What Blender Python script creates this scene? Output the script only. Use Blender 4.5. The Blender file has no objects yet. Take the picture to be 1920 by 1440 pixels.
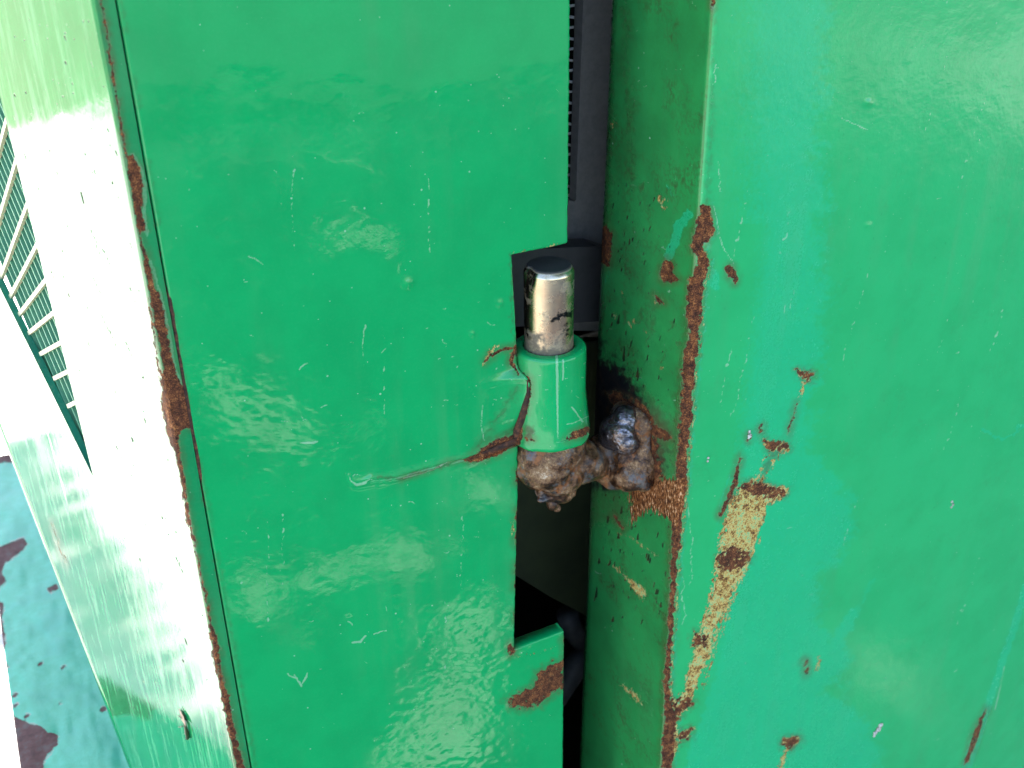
import bpy, bmesh, math, random
import numpy as np
from mathutils import Vector, Matrix, noise as mnoise

random.seed(7)
RNG = np.random.default_rng(11)
S = bpy.context.scene
COL = S.collection

# ------------------------------------------------------------------ camera calibration (1920 x 1440 photo)
F, CX, CY = 2030.0, 960.0, 720.0
_d = np.array([66, 3870, 2030.0]); _d /= np.linalg.norm(_d)          # down, seen by the camera
_x = np.array([4323, -1067, 2030.0]); _x -= _d * _x.dot(_d); _x /= np.linalg.norm(_x)
_z = -_d
RW = np.array([_x, np.cross(_z, _x), _z])                             # camera (right, down, forward) -> world


def ray(px, py):
    v = RW @ np.array([px - CX, py - CY, F])
    return v / np.linalg.norm(v)


CAM = -ray(965, 640) * 0.42


def on(px, py, axis=1, val=0.0):
    v = ray(px, py)
    return CAM + v * ((val - CAM[axis]) / v[axis])


def onp(px, py, p0, n):
    v = ray(px, py)
    return CAM + v * (((p0 - CAM) @ n) / (v @ n))


def proj(P):
    c = (np.asarray(P) - CAM) @ RW
    return CX + F * c[..., 0] / c[..., 2], CY + F * c[..., 1] / c[..., 2]


cam_d = bpy.data.cameras.new('camera')
cam = bpy.data.objects.new('camera', cam_d)
COL.objects.link(cam)
M = Matrix.Identity(4)
rt, up, bk = RW @ np.array([1, 0, 0]), RW @ np.array([0, -1, 0]), RW @ np.array([0, 0, -1.0])
for i in range(3):
    M[i][0], M[i][1], M[i][2], M[i][3] = rt[i], up[i], bk[i], CAM[i]
cam.matrix_world = M
cam_d.sensor_width = 36.0
cam_d.lens = F / 1920 * 36
cam_d.clip_start, cam_d.clip_end = 0.01, 300
cam_d.dof.use_dof = True
cam_d.dof.focus_distance = 0.425
cam_d.dof.aperture_fstop = 20
S.camera = cam

# ------------------------------------------------------------------ sky, sun, exposure
SUN = np.array([0.30, 0.46, 0.84]); SUN /= np.linalg.norm(SUN)
W = bpy.data.worlds.new('World'); S.world = W; W.use_nodes = True
wn = W.node_tree.nodes; wl = W.node_tree.links
sky = wn.new('ShaderNodeTexSky'); sky.sky_type = 'NISHITA'; sky.sun_disc = False
sky.sun_elevation = math.asin(SUN[2]); sky.sun_rotation = math.atan2(SUN[0], SUN[1])
sky.air_density = 1.0; sky.dust_density = 1.5; sky.ozone_density = 1.0
bg = wn['Background']; bg.inputs[1].default_value = 0.085
wl.new(sky.outputs[0], bg.inputs[0])
sd = bpy.data.lights.new('sun', 'SUN'); sun = bpy.data.objects.new('sun', sd); COL.objects.link(sun)
sd.energy = 5.0; sd.angle = math.radians(0.53); sd.color = (1.0, 0.95, 0.87)
sun.rotation_euler = Vector(SUN).to_track_quat('Z', 'Y').to_euler()
S.view_settings.view_transform = 'Standard'; S.view_settings.look = 'None'
S.view_settings.exposure = 3.25; S.view_settings.gamma = 1
S.view_settings.use_curve_mapping = False
S.cycles.max_bounces = 8; S.cycles.use_denoising = True
S.cycles.sample_clamp_indirect = 12


# ------------------------------------------------------------------ helpers
def link(name, me, mat=None, parent=None, smooth=True):
    o = bpy.data.objects.new(name, me); COL.objects.link(o)
    if mat: me.materials.append(mat)
    if smooth and len(me.polygons): me.polygons.foreach_set('use_smooth', np.ones(len(me.polygons), bool))
    if parent: o.parent = parent
    return o


def tag(o, label=None, cat=None, group=None, kind=None):
    if label: o['label'] = label
    if cat: o['category'] = cat
    if group: o['group'] = group
    if kind: o['kind'] = kind
    return o


def thing(name, label, cat, group=None):
    o = bpy.data.objects.new(name, None); COL.objects.link(o); o.empty_display_size = 0.02
    return tag(o, label, cat, group)


def npmesh(name, co, quads):
    me = bpy.data.meshes.new(name)
    co = np.ascontiguousarray(co, np.float32); quads = np.ascontiguousarray(quads, np.int32)
    k = quads.shape[1]
    me.vertices.add(len(co)); me.vertices.foreach_set('co', co.ravel())
    me.loops.add(quads.size); me.loops.foreach_set('vertex_index', quads.ravel())
    me.polygons.add(len(quads)); me.polygons.foreach_set('loop_start', np.arange(0, quads.size, k, dtype=np.int32))
    me.update(calc_edges=True)
    return me


def bm_mesh(name, bm):
    me = bpy.data.meshes.new(name); bm.normal_update(); bm.to_mesh(me); bm.free(); return me


def box(bm, lo, hi, bevel=0):
    r = bmesh.ops.create_cube(bm, size=1)
    lo, hi = Vector(lo), Vector(hi)
    for v in r['verts']:
        v.co = Vector(((v.co[i] + .5) * (hi[i] - lo[i]) + lo[i] for i in range(3)))
    if bevel:
        es = list({e for v in r['verts'] for e in v.link_edges})
        bmesh.ops.bevel(bm, geom=es, offset=bevel, segments=2, affect='EDGES', profile=.5)


def prism(bm, pts, off):
    """closed solid from a planar outline (list of 3d points) and an offset vector"""
    a = [bm.verts.new(Vector(p)) for p in pts]
    b = [bm.verts.new(Vector(p) + Vector(off)) for p in pts]
    bm.faces.new(a); bm.faces.new(list(reversed(b)))
    n = len(a)
    for i in range(n):
        bm.faces.new((a[(i + 1) % n], a[i], b[i], b[(i + 1) % n]))
    bmesh.ops.recalc_face_normals(bm, faces=bm.faces[:])


def tube(bm, pts, rad, seg=8):
    pts = [Vector(p) for p in pts]
    rings = []
    for i, p in enumerate(pts):
        t = (pts[min(i + 1, len(pts) - 1)] - pts[max(i - 1, 0)]).normalized()
        a = t.orthogonal().normalized() if i == 0 else (a - t * a.dot(t)).normalized()
        b = t.cross(a)
        r = rad[i] if hasattr(rad, '__len__') else rad
        rings.append([bm.verts.new(p + (a * math.cos(q) + b * math.sin(q)) * r)
                      for q in [2 * math.pi * k / seg for k in range(seg)]])
    for r0, r1 in zip(rings, rings[1:]):
        for k in range(seg):
            bm.faces.new((r0[k], r0[(k + 1) % seg], r1[(k + 1) % seg], r1[k]))
    bm.faces.new(list(reversed(rings[0]))); bm.faces.new(rings[-1])


# ---- numpy noise
def _h(i, j, s):
    n = (i.astype(np.int64) * 374761393 + j.astype(np.int64) * 668265263 + s * 974634777) & 0xffffffff
    n = ((n ^ (n >> 13)) * 1274126177) & 0xffffffff
    return ((n ^ (n >> 16)) & 0xffff) / 65535.0


def vnoise(x, y, s=0):
    i, j = np.floor(x), np.floor(y)
    u, v = x - i, y - j
    u = u * u * (3 - 2 * u); v = v * v * (3 - 2 * v)
    return (_h(i, j, s) * (1 - u) + _h(i + 1, j, s) * u) * (1 - v) + (_h(i, j + 1, s) * (1 - u) + _h(i + 1, j + 1, s) * u) * v


def fbm(x, y, s=0, o=4):
    t, a, k = 0, .5, 0
    for q in range(o):
        t = t + a * (vnoise(x, y, s + q) - .5); k += a; x, y, a = x * 2.03 + 7.1, y * 2.03 + 3.7, a * .55
    return t / k * 2          # about -1 .. 1


def sstep(a, b, x):
    t = np.clip((x - a) / (b - a), 0, 1)
    return t * t * (3 - 2 * t)


# ---- marks: signed distances (photo pixels, 1 px = 0.2 mm on the metal) of shapes laid on a surface
BIG = 40.0


class Paint:
    def __init__(self, P):
        self.x, self.y = proj(P)
        self.n = len(self.x)
        self.f = {k: np.full(self.n, BIG) for k in ('rust', 'prim', 'copper', 'scr', 'pit')}
        self.f.update({k: np.zeros(self.n) for k in ('pale_tone', 'dirt', 'soot')})
        self.wx = fbm(self.x / 9, self.y / 9, 3); self.wy = fbm(self.x / 9, self.y / 9, 51)

    def sel(self, pts, m):
        p = np.array(pts, float)
        return np.nonzero((self.x > p[:, 0].min() - m) & (self.x < p[:, 0].max() + m) &
                          (self.y > p[:, 1].min() - m) & (self.y < p[:, 1].max() + m))[0]

    def _seg(self, X, Y, a, b):
        dx, dy = b[0] - a[0], b[1] - a[1]
        t = np.clip(((X - a[0]) * dx + (Y - a[1]) * dy) / (dx * dx + dy * dy + 1e-9), 0, 1)
        return np.hypot(X - a[0] - t * dx, Y - a[1] - t * dy), t

    def d_poly(self, pts, m=BIG, warp=5.0):
        i = self.sel(pts, m)
        X, Y = self.x[i] + self.wx[i] * warp, self.y[i] + self.wy[i] * warp
        d = np.full(len(i), 1e9); ins = np.zeros(len(i), bool)
        for a, b in zip(pts, pts[1:] + pts[:1]):
            d = np.minimum(d, self._seg(X, Y, a, b)[0])
            c = (a[1] > Y) != (b[1] > Y)
            with np.errstate(divide='ignore', invalid='ignore'):
                xi = (b[0] - a[0]) * (Y - a[1]) / (b[1] - a[1] + 1e-12) + a[0]
            ins ^= c & (X < xi)
        return i, np.where(ins, -d, d)

    def d_line(self, pts, w, m=BIG, warp=3.0):
        i = self.sel(pts, m)
        X, Y = self.x[i] + self.wx[i] * warp, self.y[i] + self.wy[i] * warp
        w = list(w) if hasattr(w, '__len__') else [w] * len(pts)
        d = np.full(len(i), 1e9)
        for k in range(len(pts) - 1):
            e, t = self._seg(X, Y, pts[k], pts[k + 1])
            d = np.minimum(d, e - (w[k] * (1 - t) + w[k + 1] * t) * .5)
        return i, d

    def put(self, ch, idx, d, off=0.0):
        self.f[ch][idx] = np.minimum(self.f[ch][idx], d + off)

    def poly(self, ch, pts, off=0.0, warp=5.0):
        self.put(ch, *self.d_poly(pts, warp=warp), off)

    def line(self, ch, pts, w, warp=3.0, off=0.0):
        self.put(ch, *self.d_line(pts, w, warp=warp), off)

    def soft(self, ch, pts, amt, fall, warp=8.0, line=None):
        i, d = (self.d_line(pts, line, warp=warp, m=fall * 2 + 5) if line is not None
                else self.d_poly(pts, warp=warp, m=fall * 2 + 5))
        self.f[ch][i] = np.maximum(self.f[ch][i], amt * (1 - sstep(-fall, fall, d)))

    def hairs(self, n, x0, x1, y0, y1, L=(4, 15), w=(.4, 1.5)):
        for _ in range(n):
            x, y = random.uniform(x0, x1), random.uniform(y0, y1)
            a = random.gauss(0, .8); l = random.uniform(*L) * (.4 + random.random() ** 2)
            c = random.uniform(-1.2, 1.2)
            pts = [(x + math.cos(a + c * t) * l * t, y + math.sin(a + c * t) * l * t * .7) for t in (-.5, -.2, 0, .2, .5)]
            self.line('scr', pts, random.uniform(*w), warp=1.5)

    def runs(self, n, x0, x1, y0, y1, L=(60, 220), slope=0.0):
        for _ in range(n):
            x, y, l = random.uniform(x0, x1), random.uniform(y0, y1), random.uniform(*L)
            pts = [(x + slope * t + random.uniform(-3, 3), y + t) for t in np.linspace(0, l, 6)]
            i, d = self.d_line(pts, random.uniform(.6, 1.3), warp=5)
            d = d + 3.0 * (vnoise(self.x[i] / 6, self.y[i] / 5, 9) - .35)          # broken, dotted
            self.put('scr', i, d)

    def store(self, me, keep=None):
        for k, v in self.f.items():
            a = me.attributes.new(k, 'FLOAT', 'POINT')
            full = np.zeros(len(me.vertices)) if k in ('pale_tone', 'dirt', 'soot') else np.full(len(me.vertices), BIG)
            full[:self.n] = v
            a.data.foreach_set('value', full.astype(np.float32))


# ------------------------------------------------------------------ material building
class NT:
    def __init__(self, name):
        self.m = bpy.data.materials.new(name); self.m.use_nodes = True
        self.t = self.m.node_tree; self.n = self.t.nodes; self.l = self.t.links
        self.p = self.n['Principled BSDF']
        self.tc = self.n.new('ShaderNodeTexCoord')

    def sock(self, s, v):
        if isinstance(v, bpy.types.NodeSocket): self.l.new(v, s)
        elif v is not None:
            if hasattr(s.default_value, '__len__') and not hasattr(v, '__len__'): v = (v, v, v)
            if s.type == 'RGBA' and len(v) == 3: v = (*v, 1)
            s.default_value = v

    def math(self, op, a, b=None, c=None, clamp=False):
        k = self.n.new('ShaderNodeMath'); k.operation = op; k.use_clamp = clamp
        self.sock(k.inputs[0], a)
        if b is not None: self.sock(k.inputs[1], b)
        if c is not None: self.sock(k.inputs[2], c)
        return k.outputs[0]

    def vec(self, scale=(1, 1, 1), loc=(0, 0, 0), rot=(0, 0, 0)):
        k = self.n.new('ShaderNodeMapping'); self.l.new(self.tc.outputs['Object'], k.inputs[0])
        k.inputs['Scale'].default_value = scale; k.inputs['Location'].default_value = loc; k.inputs['Rotation'].default_value = rot
        return k.outputs[0]

    def noise(self, scale, detail=3, rough=.55, vec=None, out='Fac', dist=0):
        k = self.n.new('ShaderNodeTexNoise'); k.inputs['Scale'].default_value = scale
        k.inputs['Detail'].default_value = detail; k.inputs['Roughness'].default_value = rough
        k.inputs['Distortion'].default_value = dist
        self.l.new(vec if vec is not None else self.tc.outputs['Object'], k.inputs['Vector'])
        return k.outputs[out]

    def voro(self, scale, vec=None, feature='F1'):
        k = self.n.new('ShaderNodeTexVoronoi'); k.inputs['Scale'].default_value = scale; k.feature = feature
        self.l.new(vec if vec is not None else self.tc.outputs['Object'], k.inputs['Vector'])
        return k.outputs['Distance'], k.outputs['Color']

    def attr(self, name):
        k = self.n.new('ShaderNodeAttribute'); k.attribute_name = name; return k.outputs['Fac']

    def ss(self, x, lo, hi, a=0.0, b=1.0):
        k = self.n.new('ShaderNodeMapRange'); k.interpolation_type = 'SMOOTHSTEP'
        if lo > hi: lo, hi, a, b = hi, lo, b, a
        self.sock(k.inputs[0], x)
        for q, v in zip((1, 2, 3, 4), (lo, hi, a, b)): k.inputs[q].default_value = v
        return k.outputs[0]

    def mix(self, f, a, b):
        k = self.n.new('ShaderNodeMix'); k.data_type = 'RGBA'
        self.sock(k.inputs[0], f); self.sock(k.inputs[6], a); self.sock(k.inputs[7], b)
        return k.outputs[2]

    def mixf(self, f, a, b):
        k = self.n.new('ShaderNodeMix')
        self.sock(k.inputs[0], f); self.sock(k.inputs[2], a); self.sock(k.inputs[3], b)
        return k.outputs[0]

    def ramp(self, f, stops):
        k = self.n.new('ShaderNodeValToRGB'); e = k.color_ramp.elements
        while len(e) < len(stops): e.new(.5)
        for q, (p, c) in zip(e, stops): q.position = p; q.color = (*c, 1)
        self.sock(k.inputs[0], f); return k.outputs[0]

    def bump(self, h, dist=.001, strength=1.0, normal=None):
        k = self.n.new('ShaderNodeBump'); k.inputs['Distance'].default_value = dist; k.inputs['Strength'].default_value = strength
        self.sock(k.inputs['Height'], h)
        if normal is not None: self.l.new(normal, k.inputs['Normal'])
        return k.outputs[0]

    def set(self, **kw):
        for k, v in kw.items():
            self.sock(self.p.inputs[{'col': 'Base Color', 'rough': 'Roughness', 'metal': 'Metallic', 'nor': 'Normal', 'ior': 'IOR',
                                     'spec': 'Specular IOR Level', 'coat': 'Coat Weight', 'coatr': 'Coat Roughness',
                                     'aniso': 'Anisotropic'}[k]], v)
        return self.m


RUST_STOPS = [(0.40, (.012, .006, .005)), (.455, (.045, .016, .009)), (.50, (.10, .034, .016)), (.54, (.19, .062, .022)), (.58, (.34, .125, .036)), (.64, (.60, .37, .15))]


def paint_material(name, base, base2, pale_col, rough=.1, peel=.02, peel_scale=260, specks=1.0, grime=0.0, marks=True, streak=None, wave=0.0, pale_k=.6, two=None, dirtc=(.05, .03, .012)):
    t = NT(name)
    fine = t.noise(1600, 4, .6); mid = t.noise(220, 4, .6); big = t.noise(22, 3, .55)
    col = t.mix(t.ss(t.noise(38, 4, .6), .35, .68), base, base2)
    if two:                                      # narrow side's shade put into a darker base colour; rougher too
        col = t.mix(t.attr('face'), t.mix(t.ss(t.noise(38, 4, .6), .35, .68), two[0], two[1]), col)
    col = t.mix(t.math('MULTIPLY', t.ss(t.noise(900, 2), .45, .75), .04), col, pale_col)
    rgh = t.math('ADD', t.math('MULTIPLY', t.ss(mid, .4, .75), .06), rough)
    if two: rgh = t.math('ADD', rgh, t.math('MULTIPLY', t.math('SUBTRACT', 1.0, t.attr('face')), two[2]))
    run = t.ss(t.noise(1.0, 4, .6, vec=t.vec(scale=(75, 75, 5))), .44, .7)      # faint rain-washed dust runs
    film = t.math('MULTIPLY', run, t.ss(t.noise(14, 4, .6), .4, .65))
    col = t.mix(t.math('MULTIPLY', film, .14), col, (.11, .26, .12))
    rgh = t.math('ADD', rgh, t.math('MULTIPLY', film, .10))
    if streak:                                   # fine rubbed streaks along the sheet
        s1 = t.noise(1.0, 5, .65, vec=t.vec(**streak)); fc = t.attr('face')
        col = t.mix(t.math('MULTIPLY', fc, t.ss(s1, .45, .72, 0, .5)), col, pale_col)
        rgh = t.math('ADD', rgh, t.math('MULTIPLY', fc, t.ss(s1, .45, .7, 0, .05)))
    if grime:
        g = t.math('MULTIPLY', t.ss(t.noise(60, 5, .65), .45, .75), t.ss(t.noise(700, 3), .35, .65))
        gk = t.math('SUBTRACT', 1.15, t.attr('face')) if two else 1.0
        col = t.mix(t.math('MULTIPLY', t.math('MULTIPLY', g, grime), gk), col, dirtc)
        pd, pc = t.voro(420, vec=t.vec(scale=(1, 1, .55)))
        sep = t.n.new('ShaderNodeSeparateColor'); t.l.new(pc, sep.inputs[0])
        pit = t.math('MULTIPLY', t.ss(pd, .20, .10), t.ss(sep.outputs[0], .66, .7))
        pit = t.math('MULTIPLY', pit, t.ss(t.noise(45, 3), .42, .6))
        col = t.mix(t.math('MULTIPLY', t.math('MULTIPLY', pit, .8), gk), col, (.016, .02, .012))
    # pale dust specks of three sizes, present in some cells only
    spk = None
    for sc, r, keep in ((75, .030, .45), (170, .055, .60), (420, .085, .80)):
        vd, vc = t.voro(sc, vec=t.vec(loc=(sc * .013, 0, sc * .007)))
        sep = t.n.new('ShaderNodeSeparateColor'); t.l.new(vc, sep.inputs[0])
        e = t.math('MULTIPLY', t.ss(t.math('ADD', vd, t.math('MULTIPLY', fine, r * .9)), r * 1.75, r * 1.1),
                   t.math('GREATER_THAN', sep.outputs[0], keep))
        e = t.math('MULTIPLY', e, sep.outputs[1])
        spk = e if spk is None else t.math('MAXIMUM', spk, e)
    col = t.mix(t.math('MULTIPLY', spk, .75 * specks), col, (.42, .62, .46))
    h = t.math('MULTIPLY', t.noise(peel_scale, 2, .5), peel)
    if wave: h = t.math('ADD', h, t.math('ADD', t.math('MULTIPLY', t.noise(75, 2, .5), wave), t.math('MULTIPLY', t.noise(230, 2, .5, dist=.6), wave * .5)))
    h = t.math('ADD', h, t.math('MULTIPLY', spk, .02))
    if streak: h = t.math('ADD', h, t.math('MULTIPLY', t.math('MULTIPLY', fc, s1), .022))
    if marks:
        fd = t.math('ADD', t.attr('pale_tone'), t.math('MULTIPLY', t.math('SUBTRACT', t.noise(520, 5, .7), .5), .9))
        fm = t.math('MULTIPLY', t.math('MULTIPLY', t.ss(fd, .3, .7), t.ss(t.noise(1300, 4, .7), .3, .62, .45, 1)), t.ss(t.attr('pale_tone'), .02, .25))
        col = t.mix(t.math('MULTIPLY', fm, pale_k), col, pale_col)
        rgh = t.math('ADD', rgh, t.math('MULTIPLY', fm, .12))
        dr = t.attr('dirt')
        dm = t.math('MULTIPLY', dr, t.ss(t.math('ADD', t.noise(420, 4, .65), t.math('MULTIPLY', dr, .3)), .35, .75))
        col = t.mix(dm, col, dirtc)
        sc = t.ss(t.math('ADD', t.attr('scr'), t.math('MULTIPLY', t.math('SUBTRACT', fine, .5), 2.2)), .7, -.3)
        col = t.mix(t.math('MULTIPLY', sc, .45), col, (.40, .58, .40))
        so = t.math('ADD', t.attr('soot'), t.math('MULTIPLY', t.math('SUBTRACT', t.noise(330, 5, .7), .5), .9))
        som = t.math('MULTIPLY', t.ss(so, .25, .75), t.ss(t.attr('soot'), .02, .2))
        col = t.mix(som, col, t.mix(t.ss(mid, .45, .7), (.004, .0045, .006), (.022, .013, .009)))
        rgh = t.math('ADD', rgh, t.math('MULTIPLY', som, .6))
        rust_c = t.ramp(t.math('ADD', t.math('MULTIPLY', t.noise(2200, 5, .75), .55), t.math('ADD', t.math('MULTIPLY', t.noise(420, 4, .65), .3), t.math('MULTIPLY', mid, .15))), RUST_STOPS)
        wob = t.math('ADD', t.math('MULTIPLY', t.math('SUBTRACT', fine, .5), 8.0), t.math('MULTIPLY', t.math('SUBTRACT', t.noise(480, 3, .6), .5), 13.0))
        pit2 = t.ss(t.math('ADD', t.attr('pit'), t.math('MULTIPLY', t.math('SUBTRACT', fine, .5), 2.0)), .7, -.5)
        col = t.mix(t.math('MULTIPLY', pit2, .9), col, t.mix(t.ss(mid, .45, .6), (.014, .016, .010), (.05, .026, .014)))
        rgh = t.math('ADD', rgh, t.math('MULTIPLY', pit2, .5)); rgh = t.math('ADD', rgh, t.math('MULTIPLY', dm, .45))
        rr = t.math('ADD', t.attr('rust'), wob)
        stain = t.math('MULTIPLY', t.ss(t.attr('rust'), 16, 1), t.ss(mid, .3, .65, .25, .8))
        col = t.mix(t.math('MULTIPLY', stain, .55), col, (.085, .045, .016))
        # bare primer / yellow filler
        pr = t.math('ADD', t.attr('prim'), t.math('ADD', t.math('MULTIPLY', wob, 1.3), t.math('MULTIPLY', t.math('SUBTRACT', t.noise(1.0, 5, .75, vec=t.vec(scale=(900, 900, 420))), .47), 22)))
        pm = t.ss(pr, 1.0, -1.0)
        pc_ = t.ramp(t.math('ADD', t.math('MULTIPLY', t.noise(1500, 5, .75), .5), t.math('MULTIPLY', t.noise(330, 4, .7, vec=t.vec(loc=(2, 5, 1))), .5)), [(.40, (.06, .026, .011)), (.455, (.22, .10, .026)), (.495, (.50, .29, .07)), (.53, (.64, .50, .17)), (.555, (.38, .46, .18)), (.59, (.09, .40, .18))])
        col = t.mix(pm, col, pc_)
        halo = t.math('MULTIPLY', t.ss(rr, 2.6, 1.4), t.ss(rr, .0, .8))
        col = t.mix(t.math('MULTIPLY', halo, .16), col, (.30, .34, .16))
        rm = t.ss(rr, .8, -.8)
        col = t.mix(rm, col, rust_c)
        cr = t.math('ADD', t.attr('copper'), t.math('MULTIPLY', t.math('SUBTRACT', t.noise(1.0, 4, .6, vec=t.vec(scale=(900, 900, 120))), .5), 46))
        cm = t.ss(cr, 1, -1)
        cc = t.ramp(t.noise(1.0, 6, .75, vec=t.vec(scale=(1100, 1100, 420))), [(.40, (.035, .012, .006)), (.47, (.12, .037, .010)), (.53, (.24, .08, .022)), (.58, (.40, .16, .055)), (.63, (.72, .46, .28))])
        col = t.mix(cm, col, cc)
        off = t.math('MAXIMUM', t.math('MAXIMUM', rm, cm), t.math('MULTIPLY', pm, .8))
        rgh = t.mixf(off, rgh, .8)
        h = t.math('ADD', h, t.math('MULTIPLY', t.math('SUBTRACT', 1.0, off), .34))
        h = t.math('ADD', h, t.math('MULTIPLY', t.math('MULTIPLY', off, t.noise(900, 5, .7)), .35))
        h = t.math('ADD', h, t.math('MULTIPLY', sc, .05)); h = t.math('SUBTRACT', h, t.math('MULTIPLY', pit2, .12))
        h = t.math('ADD', h, t.math('MULTIPLY', som, t.math('MULTIPLY', fine, .12)))
    t.set(col=col, rough=rgh, nor=t.bump(h), ior=1.5)
    if marks: t.set(spec=t.math('MULTIPLY', t.mixf(pit2, .5, .02), t.mixf(t.math('MAXIMUM', off, som), 1.0, .4)))
    return t.m


GREEN, GREEN2 = (.0015, .345, .094), (.001, .31, .084)
mat_door = paint_material('green_gloss_paint', GREEN, GREEN2, (.10, .42, .20), rough=.03, peel=.010, peel_scale=330, wave=.04, specks=.8)
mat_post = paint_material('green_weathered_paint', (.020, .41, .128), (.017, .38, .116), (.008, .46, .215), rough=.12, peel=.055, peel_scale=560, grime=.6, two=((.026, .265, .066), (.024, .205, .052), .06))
mat_side = paint_material('green_side_paint', (.005, .25, .075), (.004, .21, .065), (.16, .42, .22), rough=.05, peel=.012, peel_scale=420,
                          streak=dict(scale=(260, 260, 30)), specks=.6)


def simple(name, c, rough=.5, metal=0, c2=None, sc=200, bump=0, bsc=500):
    t = NT(name)
    col = t.mix(t.ss(t.noise(sc, 5, .65), .35, .7), c, c2) if c2 else c
    kw = dict(col=col, rough=rough, metal=metal)
    if bump: kw['nor'] = t.bump(t.math('MULTIPLY', t.noise(bsc, 5, .65), bump))
    return t.set(**kw)


# ------------------------------------------------------------------ GROUND
def ground_mats():
    t = NT('concrete')
    n1, n2 = t.noise(3, 6, .65), t.noise(60, 4, .6)
    c = t.mix(t.ss(n1, .35, .7), (.55, .53, .48), (.42, .40, .36))
    c = t.mix(t.ss(n2, .5, .75, 0, .35), c, (.24, .23, .21))
    conc = t.set(col=c, rough=.85, nor=t.bump(t.math('MULTIPLY', n2, 2.0)))
    t = NT('grass_ground')
    c = t.mix(t.ss(t.noise(9, 6, .7), .35, .7), (.10, .115, .05), (.16, .155, .085))
    gr = t.set(col=c, rough=.9)
    return conc, gr


mat_conc, mat_grass = ground_mats()
GZ = -1.0
bm = bmesh.new()
vs = [bm.verts.new((x, y, GZ)) for x, y in ((-80, -80), (80, -80), (80, 80), (-80, 80))]
bm.faces.new(vs)
tag(link('ground', bm_mesh('ground', bm), mat_grass, smooth=False), kind='structure')
bm = bmesh.new()
pad = [(-4.5, .35), (8, .35), (8, 6.78), (-4.5, 3.73)]
prism(bm, [(x, y, GZ + .004) for x, y in pad], (0, 0, -.1))
tag(link('concrete_pavement', bm_mesh('pavement', bm), mat_conc, smooth=False), kind='structure')

t = NT('old_asphalt')
n1, n2 = t.noise(4, 6, .65), t.noise(140, 4, .7)
c = t.mix(t.ss(n1, .35, .7), (.20, .195, .18), (.15, .148, .14))
c = t.mix(t.ss(n2, .45, .7, 0, .5), c, (.09, .09, .085))
mat_asph = t.set(col=c, rough=.9, nor=t.bump(t.math('MULTIPLY', n2, 3.0)))
t = NT('shade_dark_ground')
mat_dim = t.set(col=t.mix(t.ss(t.noise(90, 4, .7), .4, .7), (.028, .028, .028), (.018, .018, .019)), rough=.9)  # unseen far ground, its colour darkened to stand in for shade in reflections
for nm, pl, mm in (('yard', [(-4.5, -4.4), (8, -4.4), (8, .349), (-4.5, .349)], mat_asph), ('dim_ground', [(-30, -13), (30, -13), (30, -4.401), (-30, -4.401)], mat_dim)):
    bm = bmesh.new()
    prism(bm, [(x, y, GZ + .004) for x, y in pl], (0, 0, -.1))
    tag(link(nm, bm_mesh(nm, bm), mm, smooth=False), kind='structure')

# ------------------------------------------------------------------ ADDED TREE, unseen, put there to throw dappled shade on the pavement
# the door mirrors, with crown gaps cut to place the sunlit patches
def mirror_ground(px, py):
    v = ray(px, py); p = on(px, py); v = v * np.array([1, -1, 1])
    return p + v * ((GZ - p[2]) / v[2])


GAPS = [((600, 40), 20), ((575, 100), 12), ((615, 120), 10), ((640, 290), 22), ((690, 320), 12), ((645, 435), 24), ((705, 450), 12), ((410, 715), 18), ((455, 765), 20), ((510, 800), 20), ((560, 825), 12), ((450, 1130), 26), ((520, 1105), 24),
        ((632, 1062), 9), ((745, 1055), 26), ((785, 1050), 14), ((880, 905), 26), ((915, 935), 20), ((850, 1170), 16), ((905, 1150), 12), ((890, 1230), 16), ((850, 1300), 26), ((830, 1370), 34), ((800, 1440), 44)]
gl = []
for (px, py), r in GAPS:
    g = mirror_ground(px, py); L = np.linalg.norm(g - CAM)
    gl.append((g, r / F * L * 1.25))
for g in ((-.297, 1.02, GZ), (-.295, 1.12, GZ), (-.294, 1.22, GZ)): gl.append((np.array(g), .10))
tree = thing('added_shade_tree', 'unseen leafy tree added to dapple the pavement, gaps shaped for sunlit patches', 'tree')
TC, TR = np.array([2.45, -.15, 2.1]), np.array([3.0, 3.2, .8])
NLF = 42000
u = RNG.normal(size=(NLF, 3)); u /= np.linalg.norm(u, axis=1, keepdims=True)
c = TC + u * TR * (RNG.random((NLF, 1)) ** (1 / 2.4)) * (1 + .12 * np.sin(5 * u[:, :1] + 3 * u[:, 1:2]))
lobe = 3600                        # extra leaves added to shade the ground the side plate mirrors
uu, vv = RNG.random(lobe) * 1.9 - .35, RNG.random(lobe)
c2_ = np.stack([-1.0 + .28 * uu + .5 * vv ** .8, 1.48 - .67 * uu + .18 * vv, np.full(lobe, GZ)], 1) + SUN * ((3.2 + RNG.normal(size=lobe) * .05) / SUN[2])[:, None]
c = np.concatenate([c, c2_]); NLF = len(c)
keep = np.ones(NLF, bool)
for g, r in gl:
    w = c - g; k = w @ SUN; d = np.linalg.norm(w - k[:, None] * SUN, axis=1)
    keep &= d > r + .03 * RNG.random(NLF) + .025
c = c[keep]; n_ = len(c)
a1 = RNG.normal(size=(n_, 3)); a1 /= np.linalg.norm(a1, axis=1, keepdims=True)
a2 = np.cross(a1, RNG.normal(size=(n_, 3))); a2 /= np.linalg.norm(a2, axis=1, keepdims=True)
l_ = np.where(c[:, :1] * 0 + (np.arange(n_) >= n_ - lobe)[:, None], .04, RNG.uniform(.045, .085, (n_, 1)))
lv = np.stack([c - a1 * l_, c - a2 * l_ * .45, c + a1 * l_, c + a2 * l_ * .45], 1).reshape(-1, 3)
mat_leaf = simple('leaf', (.035, .09, .015), .5, c2=(.06, .12, .02), sc=3)
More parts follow.
